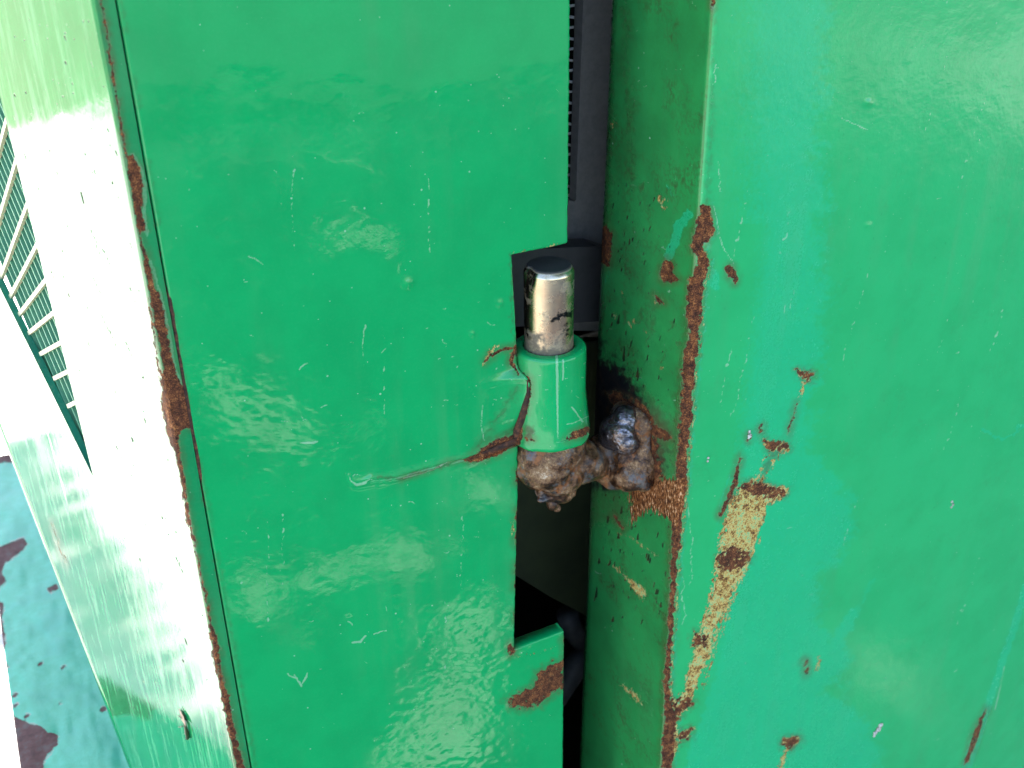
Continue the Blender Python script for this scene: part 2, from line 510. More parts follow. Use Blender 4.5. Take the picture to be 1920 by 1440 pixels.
link('crown', npmesh('crown', lv, np.arange(n_ * 4).reshape(-1, 4)), mat_leaf, tree, False)
bm = bmesh.new()
tube(bm, [(2.6, 2.2, GZ - .02), (2.55, 2.1, .2), (2.4, 1.6, 1.2), (2.2, 1.0, 2.2), (2.1, .7, 3.0)], [.16, .13, .11, .07, .02], 14)
tube(bm, [(2.4, 1.6, 1.2), (1.6, 1.2, 1.9), (.9, .8, 2.3)], [.07, .05, .01], 10)
tube(bm, [(2.3, 1.3, 1.7), (3.0, .4, 2.4), (3.4, .0, 2.7)], [.06, .04, .01], 10)
tube(bm, [(2.5, 1.9, .9), (1.6, 2.7, 1.8), (.8, 3.0, 2.15), (.35, 3.4, 2.2)], [.07, .05, .03, .008], 10)
link('trunk', bm_mesh('trunk', bm), simple('bark', (.10, .075, .05), .9, c2=(.06, .045, .03), sc=20), tree)

# ------------------------------------------------------------------ MACHINE BODY (the box behind door and post)
mat_dark = simple('dark_oily_steel', (.018, .019, .016), .6, c2=(.03, .028, .02), sc=60)
body = thing('machine_body', 'dark hollow of the green machine seen through the gap between door and post', 'machine body')
TOP = .20
bm = bmesh.new()
box(bm, (-.12, -.004, TOP), (1.2, .92, TOP + .02), .002)
link('roof', bm_mesh('roof', bm), mat_side if False else mat_dark, body, False)
bm = bmesh.new()
box(bm, (-.14, .90, -.5), (1.2, .915, TOP - .002)); box(bm, (1.185, .0, -.5), (1.2, .898, TOP - .002)); box(bm, (-.13, .06, -.5), (-.12, .898, TOP - .002)); box(bm, (.19, .075, -.5), (1.18, .085, TOP - .003))
link('rear_wall', bm_mesh('rear_wall', bm), mat_dark, body, False)
bm = bmesh.new()
box(bm, (-.14, .02, -.52), (1.2, .915, -.502))
link('floor_pan', bm_mesh('floor_pan', bm), mat_dark, body, False)

# ------------------------------------------------------------------ DOOR
door = thing('machine_door', 'glossy green sheet metal door on the left with a cracked hinge barrel and rusty left edge', 'door')
AX, AY = on(1029, 700, val=.002)[0], .002          # hinge axis
R_BAR, R_PIN = .0154, .0098


def cyl_hit(px, py, r):
    v = ray(px, py); o = CAM
    a = v[0] ** 2 + v[1] ** 2
    b = 2 * ((o[0] - AX) * v[0] + (o[1] - AY) * v[1])
    c = (o[0] - AX) ** 2 + (o[1] - AY) ** 2 - r * r
    return o + v * ((-b - math.sqrt(max(b * b - 4 * a * c, 0))) / (2 * a))


def axis_z(px, py):
    """height on the hinge axis' front plane at a photo row"""
    v = ray(px, py); k = math.hypot(AX - CAM[0], AY - CAM[1]) / math.hypot(v[0], v[1])
    return CAM[2] + v[2] * k


SEAM, RIGHT = -.1243, .0229
z_nt, z_nb = on(1000, 467)[2], on(1000, 1207)[2]


def rows(lo, hi, d, far_lo, far_hi, fixed):
    a = np.arange(lo, hi, d)
    a = np.concatenate([np.linspace(far_lo, lo - .002, 8), a, np.linspace(hi + .002, far_hi, 6)])
    for z in fixed: a[np.argmin(abs(a - z))] = z
    return np.sort(a)


def build_door():
    zs = rows(-.262, .148, .00045, -.50, TOP - .002, (z_nt, z_nb))
    xa = np.concatenate([np.linspace(SEAM, -.0262, 215, endpoint=False), np.linspace(-.0262, -.001, 64)])
    xb = np.linspace(-.001, RIGHT, 52)[1:]
    x = np.concatenate([xa, xb]); NA, NX, NZ = len(xa), len(x), len(zs)
    X, Z = np.meshgrid(x, zs); Y = np.zeros_like(X)
    # notch edge line follows the photo, slightly slanted
    ne = np.interp(zs, [on(958, 1200)[2], on(968, 900)[2], on(968, 640)[2], on(957, 480)[2]],
                   [on(962, 1200)[0], on(969, 900)[0], on(966, 640)[0], on(957, 480)[0]])
    tA = np.clip((X - (-.0262)) / (.0252), 0, 1) * (X <= -.00099)
    inn = (zs > z_nb) & (zs < z_nt)
    X = X + np.where(X <= -.00099, tA * (ne[:, None] + .001), (ne[:, None] + .001) * (RIGHT - X) / (RIGHT + .001))
    # paint torn from barrel: flap that wraps towards the barrel up to the crack
    crack = [(969, 660), (969, 680), (972, 692), (979, 702), (988, 711), (992, 722), (987, 745), (981, 765), (974, 785), (967, 803), (966, 818), (968, 832)]
    E = np.array([cyl_hit(px, py, R_BAR + .0006) for px, py in crack]); E = E[np.argsort(E[:, 2])]
    ex = np.interp(zs, E[:, 2], E[:, 0]); ey = np.interp(zs, E[:, 2], E[:, 1])
    zlo, zhi = E[0, 2], E[-1, 2]
    w = sstep(zlo - .0008, zlo + .0012, zs) * (1 - sstep(zhi - .012, zhi + .000, zs))
    for r in np.nonzero(w > 0)[0]:
        x1, y1 = ex[r], ey[r]
        nx, ny = x1 - AX, y1 - AY; tx, ty = -ny, nx                # tangent of the barrel there
        k = -y1 / ty if abs(ty) > 1e-6 else 0
        cx = x1 + tx * k; cx = min(max(cx, -.02), x1 - .001)
        xs0 = -.0262; t = (np.arange(64) / 63.0)
        bx = (1 - t) ** 2 * xs0 + 2 * t * (1 - t) * cx + t * t * x1
        by = t * t * y1
        s = slice(NA - 64, NA)
        X[r, s] = X[r, s] * (1 - w[r]) + bx * w[r]; Y[r, s] = by * w[r]
    # slanted notch top/bottom edges
    tx_ = np.clip((X - 0) / RIGHT, 0, 1) * (X > -.0005)
    P = np.stack([X, Y, Z], -1).reshape(-1, 3)
    pt = Paint(P)
    px, py = pt.x, pt.y
    # ---- dents, lumps, ripples (real relief, metres towards the viewer)
    h = 0.00012 * fbm(px / 170, py / 150, 21, 2) + 0.00003 * fbm(px / 45, py / 38, 5, 2)
    for cx_, cy_, r_, a_ in ((765, 531, 9, .0007), (937, 569, 7, .0005), (886, 626, 5, .0004), (760, 520, 18, .0002), (655, 1160, 7, .0001)):
        h = h + a_ * np.exp(-((px - cx_) ** 2 + (py - cy_) ** 2) / (r_ * r_))
    m = np.exp(-(((px - 850) / 60) ** 2 + ((py - 585) / 45) ** 2))
    h = h + .00004 * m * np.sin((py - .45 * px) / 2.4 + 2 * fbm(px / 40, py / 40, 8))
    m = sstep(650, 780, px) * sstep(1080, 1180, py)
    h = h + .00006 * m * fbm(px / 15 + py / 60, py / 12, 31, 2)
    m = sstep(1300, 700, np.hypot(px - 380, (py - 850) * 1.6) + 600)
    h = h + .00003 * m * fbm(px / 22, py / 12, 37, 2)
    # crack lips
    i, d = pt.d_line([(975, 823), (930, 838), (878, 860), (820, 872), (740, 895), (668, 903)], [10, 8, 4, 2, 2, 2], warp=2)
    h[i] += .0006 * np.exp(-(np.maximum(d, 0) / 9) ** 2) * np.where(py[i] < 856 + (px[i] - 880) * -.35, 1, .2) - .0016 * sstep(2, -5, d)
    i, d = pt.d_line([(655, 893), (665, 906), (685, 902), (694, 894)], 2, warp=1)
    h[i] += .0004 * np.exp(-(np.maximum(d, 0) / 4) ** 2)
    Y = Y - h.reshape(Y.shape)
    # rounded outline
    P = np.stack([X, Y, Z], -1)
    # ---- marks
    pt.poly('rust', [(976, 812), (958, 823), (935, 829), (915, 842), (896, 848), (877, 862), (893, 860), (925, 852), (946, 838), (968, 833)], warp=2, off=-1.0)
    pt.poly('rust', [(978, 806), (955, 818), (930, 824), (905, 840), (884, 856), (872, 864), (900, 864), (930, 854), (952, 840), (972, 832)], warp=2, off=-1.0)
    pt.line('pit', [(972, 834), (948, 842), (922, 855), (894, 862), (876, 864)], [5, 4, 4, 3, 1.5], warp=2)
    pt.line('pit', [(968, 652), (940, 657), (924, 667)], [3, 2.5, 1.5], warp=1.5)
    pt.line('rust', [(880, 862), (838, 867), (800, 884), (752, 897)], [3, .6, .6, 1.5], warp=2, off=1.6)
    pt.soft('dirt', [(840, 870), (752, 896), (705, 892)], .8, 5, line=4)
    pt.line('scr', [(838, 866), (815, 878), (790, 888), (756, 895)], 2.0, warp=1)
    pt.line('scr', [(652, 888), (657, 900), (668, 908), (682, 904), (692, 896)], [1, 2, 5, 4, 1], warp=1)
    pt.line('rust', [(968, 651), (938, 656), (922, 668)], [3, 3, 2], warp=1.5, off=-.5)
    pt.line('prim', [(932, 648), (918, 660), (908, 682)], [5, 7, 3], warp=2)
    pt.line('rust', [(920, 664), (910, 678)], [5, 3], warp=2)
    pt.line('rust', [(966, 650), (958, 678), (972, 700)], [6, 8, 3], warp=2)
    pt.soft('dirt', [(972, 800), (880, 862), (976, 720)], .75, 16, line=5)
    for a, b in ((955, 975), (1000, 1020), (1060, 1075), (1090, 1105), (1150, 1165), (885, 905)):
        pt.line('rust', [(969 - (a - 900) * .01, a), (968 - (b - 900) * .01, b)], 3, warp=2)
    pt.poly('prim', [(958, 975), (966, 972), (968, 1000), (958, 1004)], off=3)
    pt.line('prim', [(958, 474), (1000, 466), (1062, 455)], 2, warp=1, off=2.5)
    pt.soft('dirt', [(958, 474), (958, 500), (962, 640)], .6, 3, line=3)
    pt.poly('rust', [(951, 1208), (962, 1206), (966, 1222), (956, 1230)], warp=4, off=.5)
    pt.line('prim', [(956, 1228), (968, 1230), (1000, 1226), (1040, 1214)], [3, 1, 1, 3], warp=3, off=2)
    pt.line('rust', [(1058, 1200), (1060, 1230), (1058, 1290)], [5, 3, 2], warp=3, off=.3)
    tab = [(949, 1316), (965, 1302), (992, 1290), (1004, 1278), (1008, 1262), (1030, 1246), (1052, 1236), (1059, 1240), (1057, 1285), (1040, 1298), (1016, 1320), (985, 1331), (960, 1327)]
    i, d = pt.d_poly(tab, warp=6)
    d = np.maximum(d, -6) + 8.5 * (fbm(px[i] / 7, py[i] / 5, 77, 4)) + 1.2
    pt.put('rust', i, np.where(d < BIG, d, BIG))
    pt.soft('dirt', tab, .5, 14)
    # seam stains
    sx = lambda y: 228 + (480 - 228) * (y / 1440) ** 1.0 * 1.0
    for y0, y1 in ((0, 60), (140, 200), (300, 420), (560, 760), (860, 1000), (1040, 1440)):
        pts = [(np.interp(y, [0, 760, 1440], [229, 356, 481]), y) for y in np.linspace(y0, y1, 5)]
        pt.soft('dirt', pts, .55, 9, line=2, warp=5)
        # hairs, drips, dust strokes
    pt.hairs(34, 250, 1060, 0, 1440); pt.hairs(16, 820, 970, 560, 900); pt.hairs(14, 420, 900, 500, 1300, L=(10, 34), w=(.8, 2.2))
    pt.runs(7, 480, 960, 0, 1150)
    pt.line('scr', [(466, 480), (478, 486), (495, 495)], 2); pt.line('scr', [(685, 610), (680, 640), (682, 690)], [2.5, 1.5, .5])
    pt.line('scr', [(565, 832), (580, 830), (596, 828)], [2, 5, 3]); pt.line('scr', [(1004, 640), (1012, 652)], 2)
    pt.line('scr', [(552, 1266), (566, 1286), (576, 1262)], 2); pt.line('scr', [(905, 760), (902, 800), (908, 826)], 2, warp=1)
    pt.line('scr', [(660, 1205), (676, 1204), (686, 1192)], 3); pt.line('scr', [(701, 1188), (724, 1182)], 2)
    pt.soft('pale_tone', [(640, 165), (665, 200), (655, 215)], .5, 14, line=14)
    # ---- outline rounding + side walls
    keepA = np.ones((NZ - 1, NX - 1), bool)
    zc = .5 * (zs[1:] + zs[:-1])
    band = (zc > z_nb) & (zc < z_nt)
    keepA[np.ix_(band, np.arange(NA - 1, NX - 1))] = False
    idx = np.arange(NZ * NX).reshape(NZ, NX)
    q = np.stack([idx[:-1, :-1], idx[:-1, 1:], idx[1:, 1:], idx[1:, :-1]], -1)[keepA]
    P = P.reshape(-1, 3)
    # slant of notch edges: shift rows right of the notch
    return P, q, pt


def solidify(P, q, off_dir, thick, r=.0008):
    """side walls for an open sheet: find border edges, roll them over and run them back"""
    e = np.concatenate([q[:, [0, 1]], q[:, [1, 2]], q[:, [2, 3]], q[:, [3, 0]]])
    key = np.sort(e, 1); _, inv, cnt = np.unique(key, axis=0, return_inverse=True, return_counts=True)
    b = e[cnt[inv.ravel()] == 1]
    bv = np.unique(b); mp = np.full(len(P), -1); n = len(P)
    mp[bv] = np.arange(len(bv))
    off = np.array(off_dir)
    # outward in-sheet direction at each border vertex
    od = np.zeros((len(bv), 3)); ev = P[b[:, 1]] - P[b[:, 0]]
    on_ = np.cross(ev, -off); on_ /= np.linalg.norm(on_, axis=1, keepdims=True) + 1e-12
    np.add.at(od, mp[b[:, 0]], on_); np.add.at(od, mp[b[:, 1]], on_)
    od /= np.linalg.norm(od, axis=1, keepdims=True) + 1e-9
    rings = [P[bv] + od * r * .65 + off * r * .25, P[bv] + od * r + off * r, P[bv] + od * r + off * thick, P[bv] - od * .004 + off * (thick + .0004)]
    P2 = np.concatenate([P] + rings); faces = [q]; prev = lambda i: i
    for k in range(4):
        a0 = b[:, 0] if k == 0 else n + (k - 1) * len(bv) + mp[b[:, 0]]
        a1 = b[:, 1] if k == 0 else n + (k - 1) * len(bv) + mp[b[:, 1]]
        c0, c1 = n + k * len(bv) + mp[b[:, 0]], n + k * len(bv) + mp[b[:, 1]]
        faces.append(np.stack([a1, a0, c0, c1], -1))
    return P2, np.concatenate(faces), bv


def spread(me, n, bv):
    """walls take the marks of the border they hang from"""
    for a in me.attributes:
        if a.data_type == 'FLOAT' and a.domain == 'POINT':
            v = np.zeros(len(me.vertices), np.float32); a.data.foreach_get('value', v)
            for k in range(4): v[n + k * len(bv): n + (k + 1) * len(bv)] = v[bv]
            a.data.foreach_set('value', v)


P, q, pt = build_door()
e_ = np.concatenate([q[:, [0, 1]], q[:, [1, 2]], q[:, [2, 3]], q[:, [3, 0]]])
_k, _c = np.unique(np.sort(e_, 1), axis=0, return_counts=True)
bv = np.unique(_k[_c == 1]); bv = bv[P[bv, 0] > -.03]                 # rough sawn edge of the notch
P[bv, 0] += .00022 * fbm(P[bv, 2] * 700, P[bv, 2] * 0 + 3, 5, 3); P[bv, 2] += .00022 * fbm(P[bv, 0] * 700, P[bv, 0] * 0 + 8, 6, 3)
P2, q2, bv = solidify(P, q, (0, 1, 0), .0065)
me = npmesh('front_panel', P2, q2); pt.store(me); spread(me, len(P), bv)
link('front_panel', me, mat_door, door)

# rusty weld metal behind the crack
mat_rust = NT('rust')
_n = mat_rust.noise(380, 6, .7)
mat_rust = mat_rust.set(col=mat_rust.ramp(_n, [(.35, (.014, .007, .005)), (.5, (.06, .022, .012)), (.6, (.13, .045, .02)), (.72, (.22, .08, .03))]), rough=.85, nor=mat_rust.bump(mat_rust.math('MULTIPLY', mat_rust.noise(900, 5, .7), .5)))
bm = bmesh.new()
pts = [cyl_hit(px, py, R_BAR + .0002) for px, py in ((964, 652), (960, 680), (972, 699), (990, 714), (991, 735), (985, 760), (978, 785), (971, 806), (969, 822))]
tube(bm, pts, [.0006, .0011, .0007, .0005, .0008, .0013, .0016, .002, .002], 8)
p2 = [on(972, 822, val=.0008), on(945, 833, val=.0012), on(905, 850, val=.0014), on(880, 861, val=.0016)]
tube(bm, p2, [.002, .0018, .0012, .0006], 8)
for v in bm.verts: v.co += Vector(mnoise.noise_vector(v.co * 600)) * .0004
tag(link('weld_seam', bm_mesh('weld_seam', bm), mat_rust, door), 'rusty metal laid bare in the crack beside the barrel')


# ---- hinge barrel (lathe with rounded rim, slight flare)
def lathe(prof, seg, cx, cy, jitter=0):
    prof = np.array(prof); n = len(prof)
    th = np.linspace(0, 2 * np.pi, seg, endpoint=False)
    P = np.zeros((n, seg, 3))
    P[..., 0] = cx + prof[:, 0, None] * np.cos(th); P[..., 1] = cy + prof[:, 0, None] * np.sin(th); P[..., 2] = prof[:, 1, None]
    idx = np.arange(n * seg).reshape(n, seg); j = np.roll(idx, -1, 1)
    q = np.stack([idx[:-1], j[:-1], j[1:], idx[1:]], -1).reshape(-1, 4)
    return P.reshape(-1, 3), q, np.tile(th, n)


zt = axis_z(1029, 640) - .0010; zb = axis_z(1029, 828) + .006
prof = [(R_PIN + .0002, zt - .004), (R_PIN + .0002, zt - .0008), (R_PIN + .0008, zt - .0001), (R_PIN + .002, zt), (R_BAR - .0025, zt - .0001)]
prof += [(R_BAR - .0025 + .0018 * math.sin(a), zt - .0019 + .0018 * math.cos(a)) for a in np.linspace(.1, 1.5, 7)]
for k in np.linspace(0.02, 1, 90):
    rr_ = R_BAR - .0007 + .0009 * k + .0013 * k ** 3.5
    prof.append((rr_, zt - .002 + (zb - zt + .002) * k))
prof += [(R_BAR + .0013, zb - .0012), (R_BAR - .001, zb - .0018), (R_PIN, zb - .0018)]
P, q, th = lathe(prof, 220, AX, AY)
w_ = .00035 * fbm(np.cos(th) * 2 + 5, P[:, 2] * 90, 4, 2) + .0004 * fbm(np.cos(th) * 3 + 1, np.sin(th) * 3, 14, 2) * sstep(zt - .02, zb, P[:, 2])
dr = P[:, :2] - np.array([AX, AY]); rl = np.linalg.norm(dr, axis=1, keepdims=True); P[:, :2] += dr / rl * w_[:, None]
# low edge: ragged
P[:, 2] += np.where(P[:, 2] < zb + .003, .0011 * fbm(th * 2.2, th * 0 + 2, 9, 3), 0)
pt = Paint(P)
pt.line('rust', [(965, 648), (962, 680), (974, 698), (992, 713), (991, 740), (984, 768), (975, 795), (970, 830)], [6, 8, 3, 3, 7, 9, 10, 12], warp=1.5, off=-.5)
pt.line('pit', [(966, 684), (974, 699), (986, 708), (993, 716), (992, 735), (986, 762)], [2, 3, 3, 4, 3, 2], warp=1)
pt.poly('rust', [(1062, 822), (1075, 812), (1100, 800), (1108, 806), (1095, 816), (1070, 826)], warp=3, off=-1)
pt.soft('dirt', [(982, 800), (984, 826), (1000, 826), (1000, 800)], .85, 9)
pt.line('rust', [(985, 822), (1000, 826)], 3, warp=2)
pt.soft('dirt', [(970, 655), (1100, 640)], .35, 6, line=5)
pt.soft('soot', [(978, 640), (1000, 652), (1050, 652), (1074, 640)], .75, 5, line=5)
pt.line('scr', [(1044, 668), (1045, 740), (1046, 822)], [4.5, 3.5, 1.5], warp=1); pt.line('scr', [(1056, 675), (1056, 700), (1055, 712)], 2.6, warp=1)
pt.line('scr', [(1072, 763), (1085, 780), (1093, 790)], 2, warp=2); pt.line('scr', [(1062, 795), (1080, 790), (1105, 780)], 1.5)
pt.hairs(14, 980, 1105, 660, 825)
back = P[:, 1] > AY + .004
for k in ('rust', 'prim', 'scr', 'pit'): pt.f[k][back] = BIG
me = npmesh('hinge_barrel', P, q); pt.store(me)
link('hinge_barrel', me, mat_door, door)

# ------------------------------------------------------------------ side plate: a thick sheet, edge towards us (the strip left of the seam)
az = math.radians(62.5 + 42)
SD = np.array([math.cos(az), math.sin(az), 0]); SN = np.array([-SD[1], SD[0], 0]); P0 = np.array([-.1315, .0004, 0])


def sp(px, py, off=0.0):
    p = onp(px, py, P0 + SN * off, SN)
    return np.array([(p - P0) @ SD, p[2]])


def build_side():
    zs = rows(-.30, .148, .0006, -.50, TOP - .002, ())
    o1, o2 = sp(175, 895), sp(0, 180); o3 = sp(0, 540)
    b1, b2 = sp(245, 1440), sp(20, 850)
    s_open = np.interp(zs, [o1[1], o2[1]], [o1[0], o2[0]])
    ks = (b2[0] - b1[0]) / (b2[1] - b1[1])
    s_back = np.clip(b1[0] + ks * (zs - b1[1]), .02, .30)
    lo = zs < o1[1]
    # strip wall first (the 7 mm edge), then the face
    edge = np.array([(-.1243 - .0013, .0), (-.1300, 0.0), (-.1309, .0002), (-.1314, .0009)])      # x, y along the strip
    nE = 24
    t = np.linspace(0, 1, 120); t = t ** 1.25
    front = np.minimum(s_open, s_back)
    cols = []
    ed_t = np.linspace(0, 1, nE, endpoint=False)
    exs = np.interp(ed_t, [0, .72, .86, 1], edge[:, 0]); eys = np.interp(ed_t, [0, .72, .86, 1], edge[:, 1])
    NZ = len(zs)
    A = np.zeros((NZ, nE + 120, 3))
    A[:, :nE, 0] = exs; A[:, :nE, 1] = eys; A[:, :nE, 2] = zs[:, None]
    s = .0009 + t[None, :] * (front[:, None] - .0009)
    A[:, nE:, 0] = P0[0] + SD[0] * s; A[:, nE:, 1] = P0[1] + SD[1] * s; A[:, nE:, 2] = zs[:, None]
    # rear patch, under the opening: s from front line to the back edge, z from bottom up to the sill line
    m = 70
    sr = np.linspace(o1[0], .32, m); B = None
    sill = o1[1] + (o3[1] - o1[1]) / (o3[0] - o1[0]) * (sr - o1[0])
    zback = b1[1] + (sr - b1[0]) / ks
    # rear patch parameterised by s, rows between zback(s) (below) and sill(s) (above)
    k = np.linspace(0, 1, 160)
    zb_ = np.minimum(np.where(sr < b1[0], -1e9, zback), sill)
    zb_ = np.maximum(zb_, np.maximum(-.5, o1[1] - 1))
    Bz = zb_[None, :] + (sill - zb_)[None, :] * k[:, None]
    Bp = np.zeros((160, m, 3)); Bp[..., 0] = P0[0] + SD[0] * sr; Bp[..., 1] = P0[1] + SD[1] * sr; Bp[..., 2] = Bz
    return A, Bp, (o1, o2, o3, b1, b2, ks)


def grid_faces(nr, nc, base=0, flip=False):
    idx = np.arange(nr * nc).reshape(nr, nc) + base
    q = np.stack([idx[:-1, :-1], idx[:-1, 1:], idx[1:, 1:], idx[1:, :-1]], -1).reshape(-1, 4)
    return q[:, ::-1] if flip else q


A, Bp, (o1, o2, o3, b1, b2, ks) = build_side()
A = A[:, ::-1]                     # so that left-to-right matches outward normals
nA = A.shape[0] * A.shape[1]
# face A below opening keeps going to the back edge through Bp ; Bp columns start at s = o1
P = np.concatenate([A.reshape(-1, 3), Bp[:, ::-1].reshape(-1, 3)])
q = np.concatenate([grid_faces(A.shape[0], A.shape[1]), grid_faces(Bp.shape[0], Bp.shape[1], nA)])
pt = Paint(P)
x_, y_ = pt.x, pt.y
h = .0001 * fbm(x_ / 60, y_ / 120, 3, 2)
P = P + SN * h[:, None] * (P[:, 1] > .001)[:, None]
strip_x = lambda y: np.interp(y, [0, 720, 1440], [191, 304, 452])
# rust along the worn corner
pt.poly('rust', [(236, 290), (250, 293), (263, 318), (268, 352), (266, 392), (272, 430), (262, 440), (280, 490), (288, 530), (301, 560), (311, 600), (318, 652), (330, 700), (352, 738), (360, 800), (340, 803), (334, 830), (350, 920), (358, 985), (352, 990), (330, 850), (318, 830), (303, 760), (302, 712), (306, 690), (286, 580), (262, 450), (246, 360)], warp=4)
pt.poly('rust', [(388, 1165), (398, 1172), (412, 1215), (410, 1255), (430, 1310), (442, 1380), (460, 1440), (444, 1440), (420, 1330), (404, 1255)], warp=5)
pt.poly('copper', [(303, 700), (318, 706), (330, 790), (332, 830), (318, 815), (306, 780)], warp=3, off=10)
for y0, y1, wd in ((0, 290, 1.8), (560, 760, 2.5), (830, 1440, 2.6)):
    pt.line('rust', [(strip_x(y) - 1, y) for y in np.linspace(y0, y1, 12)], wd, warp=4, off=-.3)
    pt.soft('dirt', [(strip_x(y), y) for y in np.linspace(y0, y1, 12)], .7, 4, line=4)
for y0, y1 in ((300, 560), (560, 720), (900, 1440)):
    pt.soft('dirt', [(np.interp(y, [0, 760, 1440], [224, 350, 474]), y) for y in np.linspace(y0, y1, 8)], .6, 5, line=4)
i, d = pt.d_line([(250, 292), (268, 322), (272, 360), (270, 400), (276, 440)], 7, warp=4); pt.f['pale_tone'][i] = np.maximum(pt.f['pale_tone'][i], .8 * (d < 0))
i, d = pt.d_line([(282, 490), (300, 545), (316, 620), (328, 690), (346, 735)], 5, warp=3); pt.f['pale_tone'][i] = np.maximum(pt.f['pale_tone'][i], .8 * (d < 0))
# dark flecks on the face
for _ in range(150):
    y = random.uniform(30, 1330); x = random.uniform(20, np.interp(y, [0, 720, 1440], [175, 290, 440]))
    l = random.uniform(.5, 3) + 9 * random.random() ** 5
    pt.line('pit', [(x, y), (x + l * .36, y + l)], random.uniform(.9, 1.9) * (1 + .8 * random.random() ** 4), warp=.8)
for x, y in ((170, 430), (180, 460), (175, 520), (195, 470), (205, 620), (235, 640), (190, 590), (330, 1045)):
    for q_ in range(3): pt.line('pit', [(x + q_ * 5, y + q_ * 11), (x + q_ * 5 + 3, y + q_ * 11 + 7)], 1.3, warp=1)
pt.line('pit', [(152, 360), (157, 381)], 2.6, warp=.5)
for a, b, c in ((97, 980, 5), (107, 1008, 4), (123, 1047, 6), (112, 1030, 3)):
    pt.line('rust', [(a, b), (a + 2, b + 6)], c, warp=1); pt.soft('dirt', [(a, b), (a + 5, b + 30)], .5, 8, line=6)
for _ in range(26):
    x, y = random.uniform(120, 330), random.uniform(1080, 1420); l = random.uniform(40, 160)
    pt.soft('pale_tone', [(x, y), (x + l * .36, y + l)], random.uniform(.2, .5), 4, line=3, warp=2)
me = npmesh('side_plate', P, q); pt.store(me)
a_ = me.attributes.new('face', 'FLOAT', 'POINT'); a_.data.foreach_set('value', (P[:, 1] > .0012).astype(np.float32))
link('side_plate', me, mat_side, door)
# the plate's inner body: sill of the opening, rolled back edge
mat_teal = paint_material('teal_green_paint', (.02, .21, .12), (.015, .17, .1), (.12, .4, .28), rough=.25, peel=.02, marks=False, specks=.3)


def w3(s, z, off=0.0):
    p = P0 + SD * s + SN * off; return (p[0], p[1], z)


bm = bmesh.new()
dS = .32
sz = lambda s: o1[1] + (o3[1] - o1[1]) / (o3[0] - o1[0]) * (s - o1[0])
prism(bm, [w3(o1[0] - .004, sz(o1[0] - .004) - .0004, -.0002), w3(dS, sz(dS) - .0004, -.0002), w3(dS, sz(dS) - .0004, -.0030), w3(o1[0] - .004, sz(o1[0] - .004) - .0004, -.0030)], (0, 0, -.004))
tag(link('opening_sill', bm_mesh('opening_sill', bm), mat_teal, door, False), 'teal painted cut edge under the grille')
bm = bmesh.new()
e0, e1 = b1[0] + ks * (-.34 - b1[1]), b1[0] + ks * (.06 - b1[1])
tube(bm, [w3(e0, -.34, -.0052), w3((e0 + e1) / 2, -.14, -.0052), w3(e1, .06, -.0052)], .0058, 24)
me = bm_mesh('rolled_edge', bm)
for k in ('rust', 'prim', 'copper', 'scr', 'pit'):
    me.attributes.new(k, 'FLOAT', 'POINT').data.foreach_set('value', np.full(len(me.vertices), BIG, np.float32))
link('rolled_edge', me, mat_side, door)
bm = bmesh.new()
prism(bm, [w3(.001, TOP - .002, -.0035), w3(o2[0] - .004, TOP - .002, -.0035), w3(o1[0] - .004, o1[1], -.0035), w3(b1[0] - .03, -.4, -.0035), w3(.001, -.4, -.0035)], tuple(-SN * .003))
link('plate_backing', bm_mesh('plate_backing', bm), mat_teal, door, False)
bm = bmesh.new(); box(bm, (-.1330, .0135, -.49), (-.1120, .0150, TOP - .004))
link('seam_backing', bm_mesh('seam_backing', bm), mat_dark, door, False)  # added dark strip, blocks stray light and keeps the seam black
# brown filler in the seam where paint bridges it
bm = bmesh.new()
tube(bm, [on(np.interp(y, [0, 760, 1440], [225, 352.5, 477]), y, val=.0006 + (.0006 if y < 560 or y > 900 else 0)) for y in range(470, 960, 15)], .0007, 8)
for v in bm.verts: v.co += Vector(mnoise.noise_vector(v.co * 500)) * .0003
tag(link('seam_filler', bm_mesh('seam_filler', bm), mat_rust, door), 'rusty filler in the seam')

# ------------------------------------------------------------------ POST
post = thing('door_post', 'weathered green corner post on the right with rusty worn edge and yellow scrapes', 'post')
PY, PXC = -.035, on(1290, 720, val=-.035)[0]          # front plane, corner


def build_post():
    zs = rows(-.315, .150, .0006, -.50, TOP - .002, ())
    # silhouette of the narrow face's far edge along z (depth y)
    yl = np.interp(zs, [-.30, .118], [.047, .034])
    # profile: back -> bend -> narrow face -> small corner -> front face
    rb, rc = .016, .0024
    out = []
    na, nb, nc, ng, nf = 14, 40, 110, 10, 330
    NZ = len(zs); A = np.zeros((NZ, na + nb + nc + ng + nf, 3)); A[..., 2] = zs[:, None]
    for r in range(NZ):
        yb = yl[r]; c0 = 0
        # back leg running to +x at y = yb
        A[r, :na, 0] = np.linspace(PXC + .12, PXC + rb, na, endpoint=False); A[r, :na, 1] = yb + .004
        a = np.linspace(0, np.pi / 2, nb, endpoint=False)
        A[r, na:na + nb, 0] = PXC + rb - rb * np.sin(a); A[r, na:na + nb, 1] = yb + .004 - rb + rb * np.cos(a)
        A[r, na + nb:na + nb + nc, 0] = PXC; A[r, na + nb:na + nb + nc, 1] = np.linspace(yb + .004 - rb, PY + rc, nc, endpoint=False)
        a = np.linspace(0, np.pi / 2, ng, endpoint=False); s = na + nb + nc
        A[r, s:s + ng, 0] = PXC + rc - rc * np.cos(a); A[r, s:s + ng, 1] = PY + rc - rc * np.sin(a)
        t = np.linspace(0, 1, nf) ** 1.35
        A[r, s + ng:, 0] = PXC + rc + t * .42; A[r, s + ng:, 1] = PY
    return A, na + nb, na + nb + nc + ng


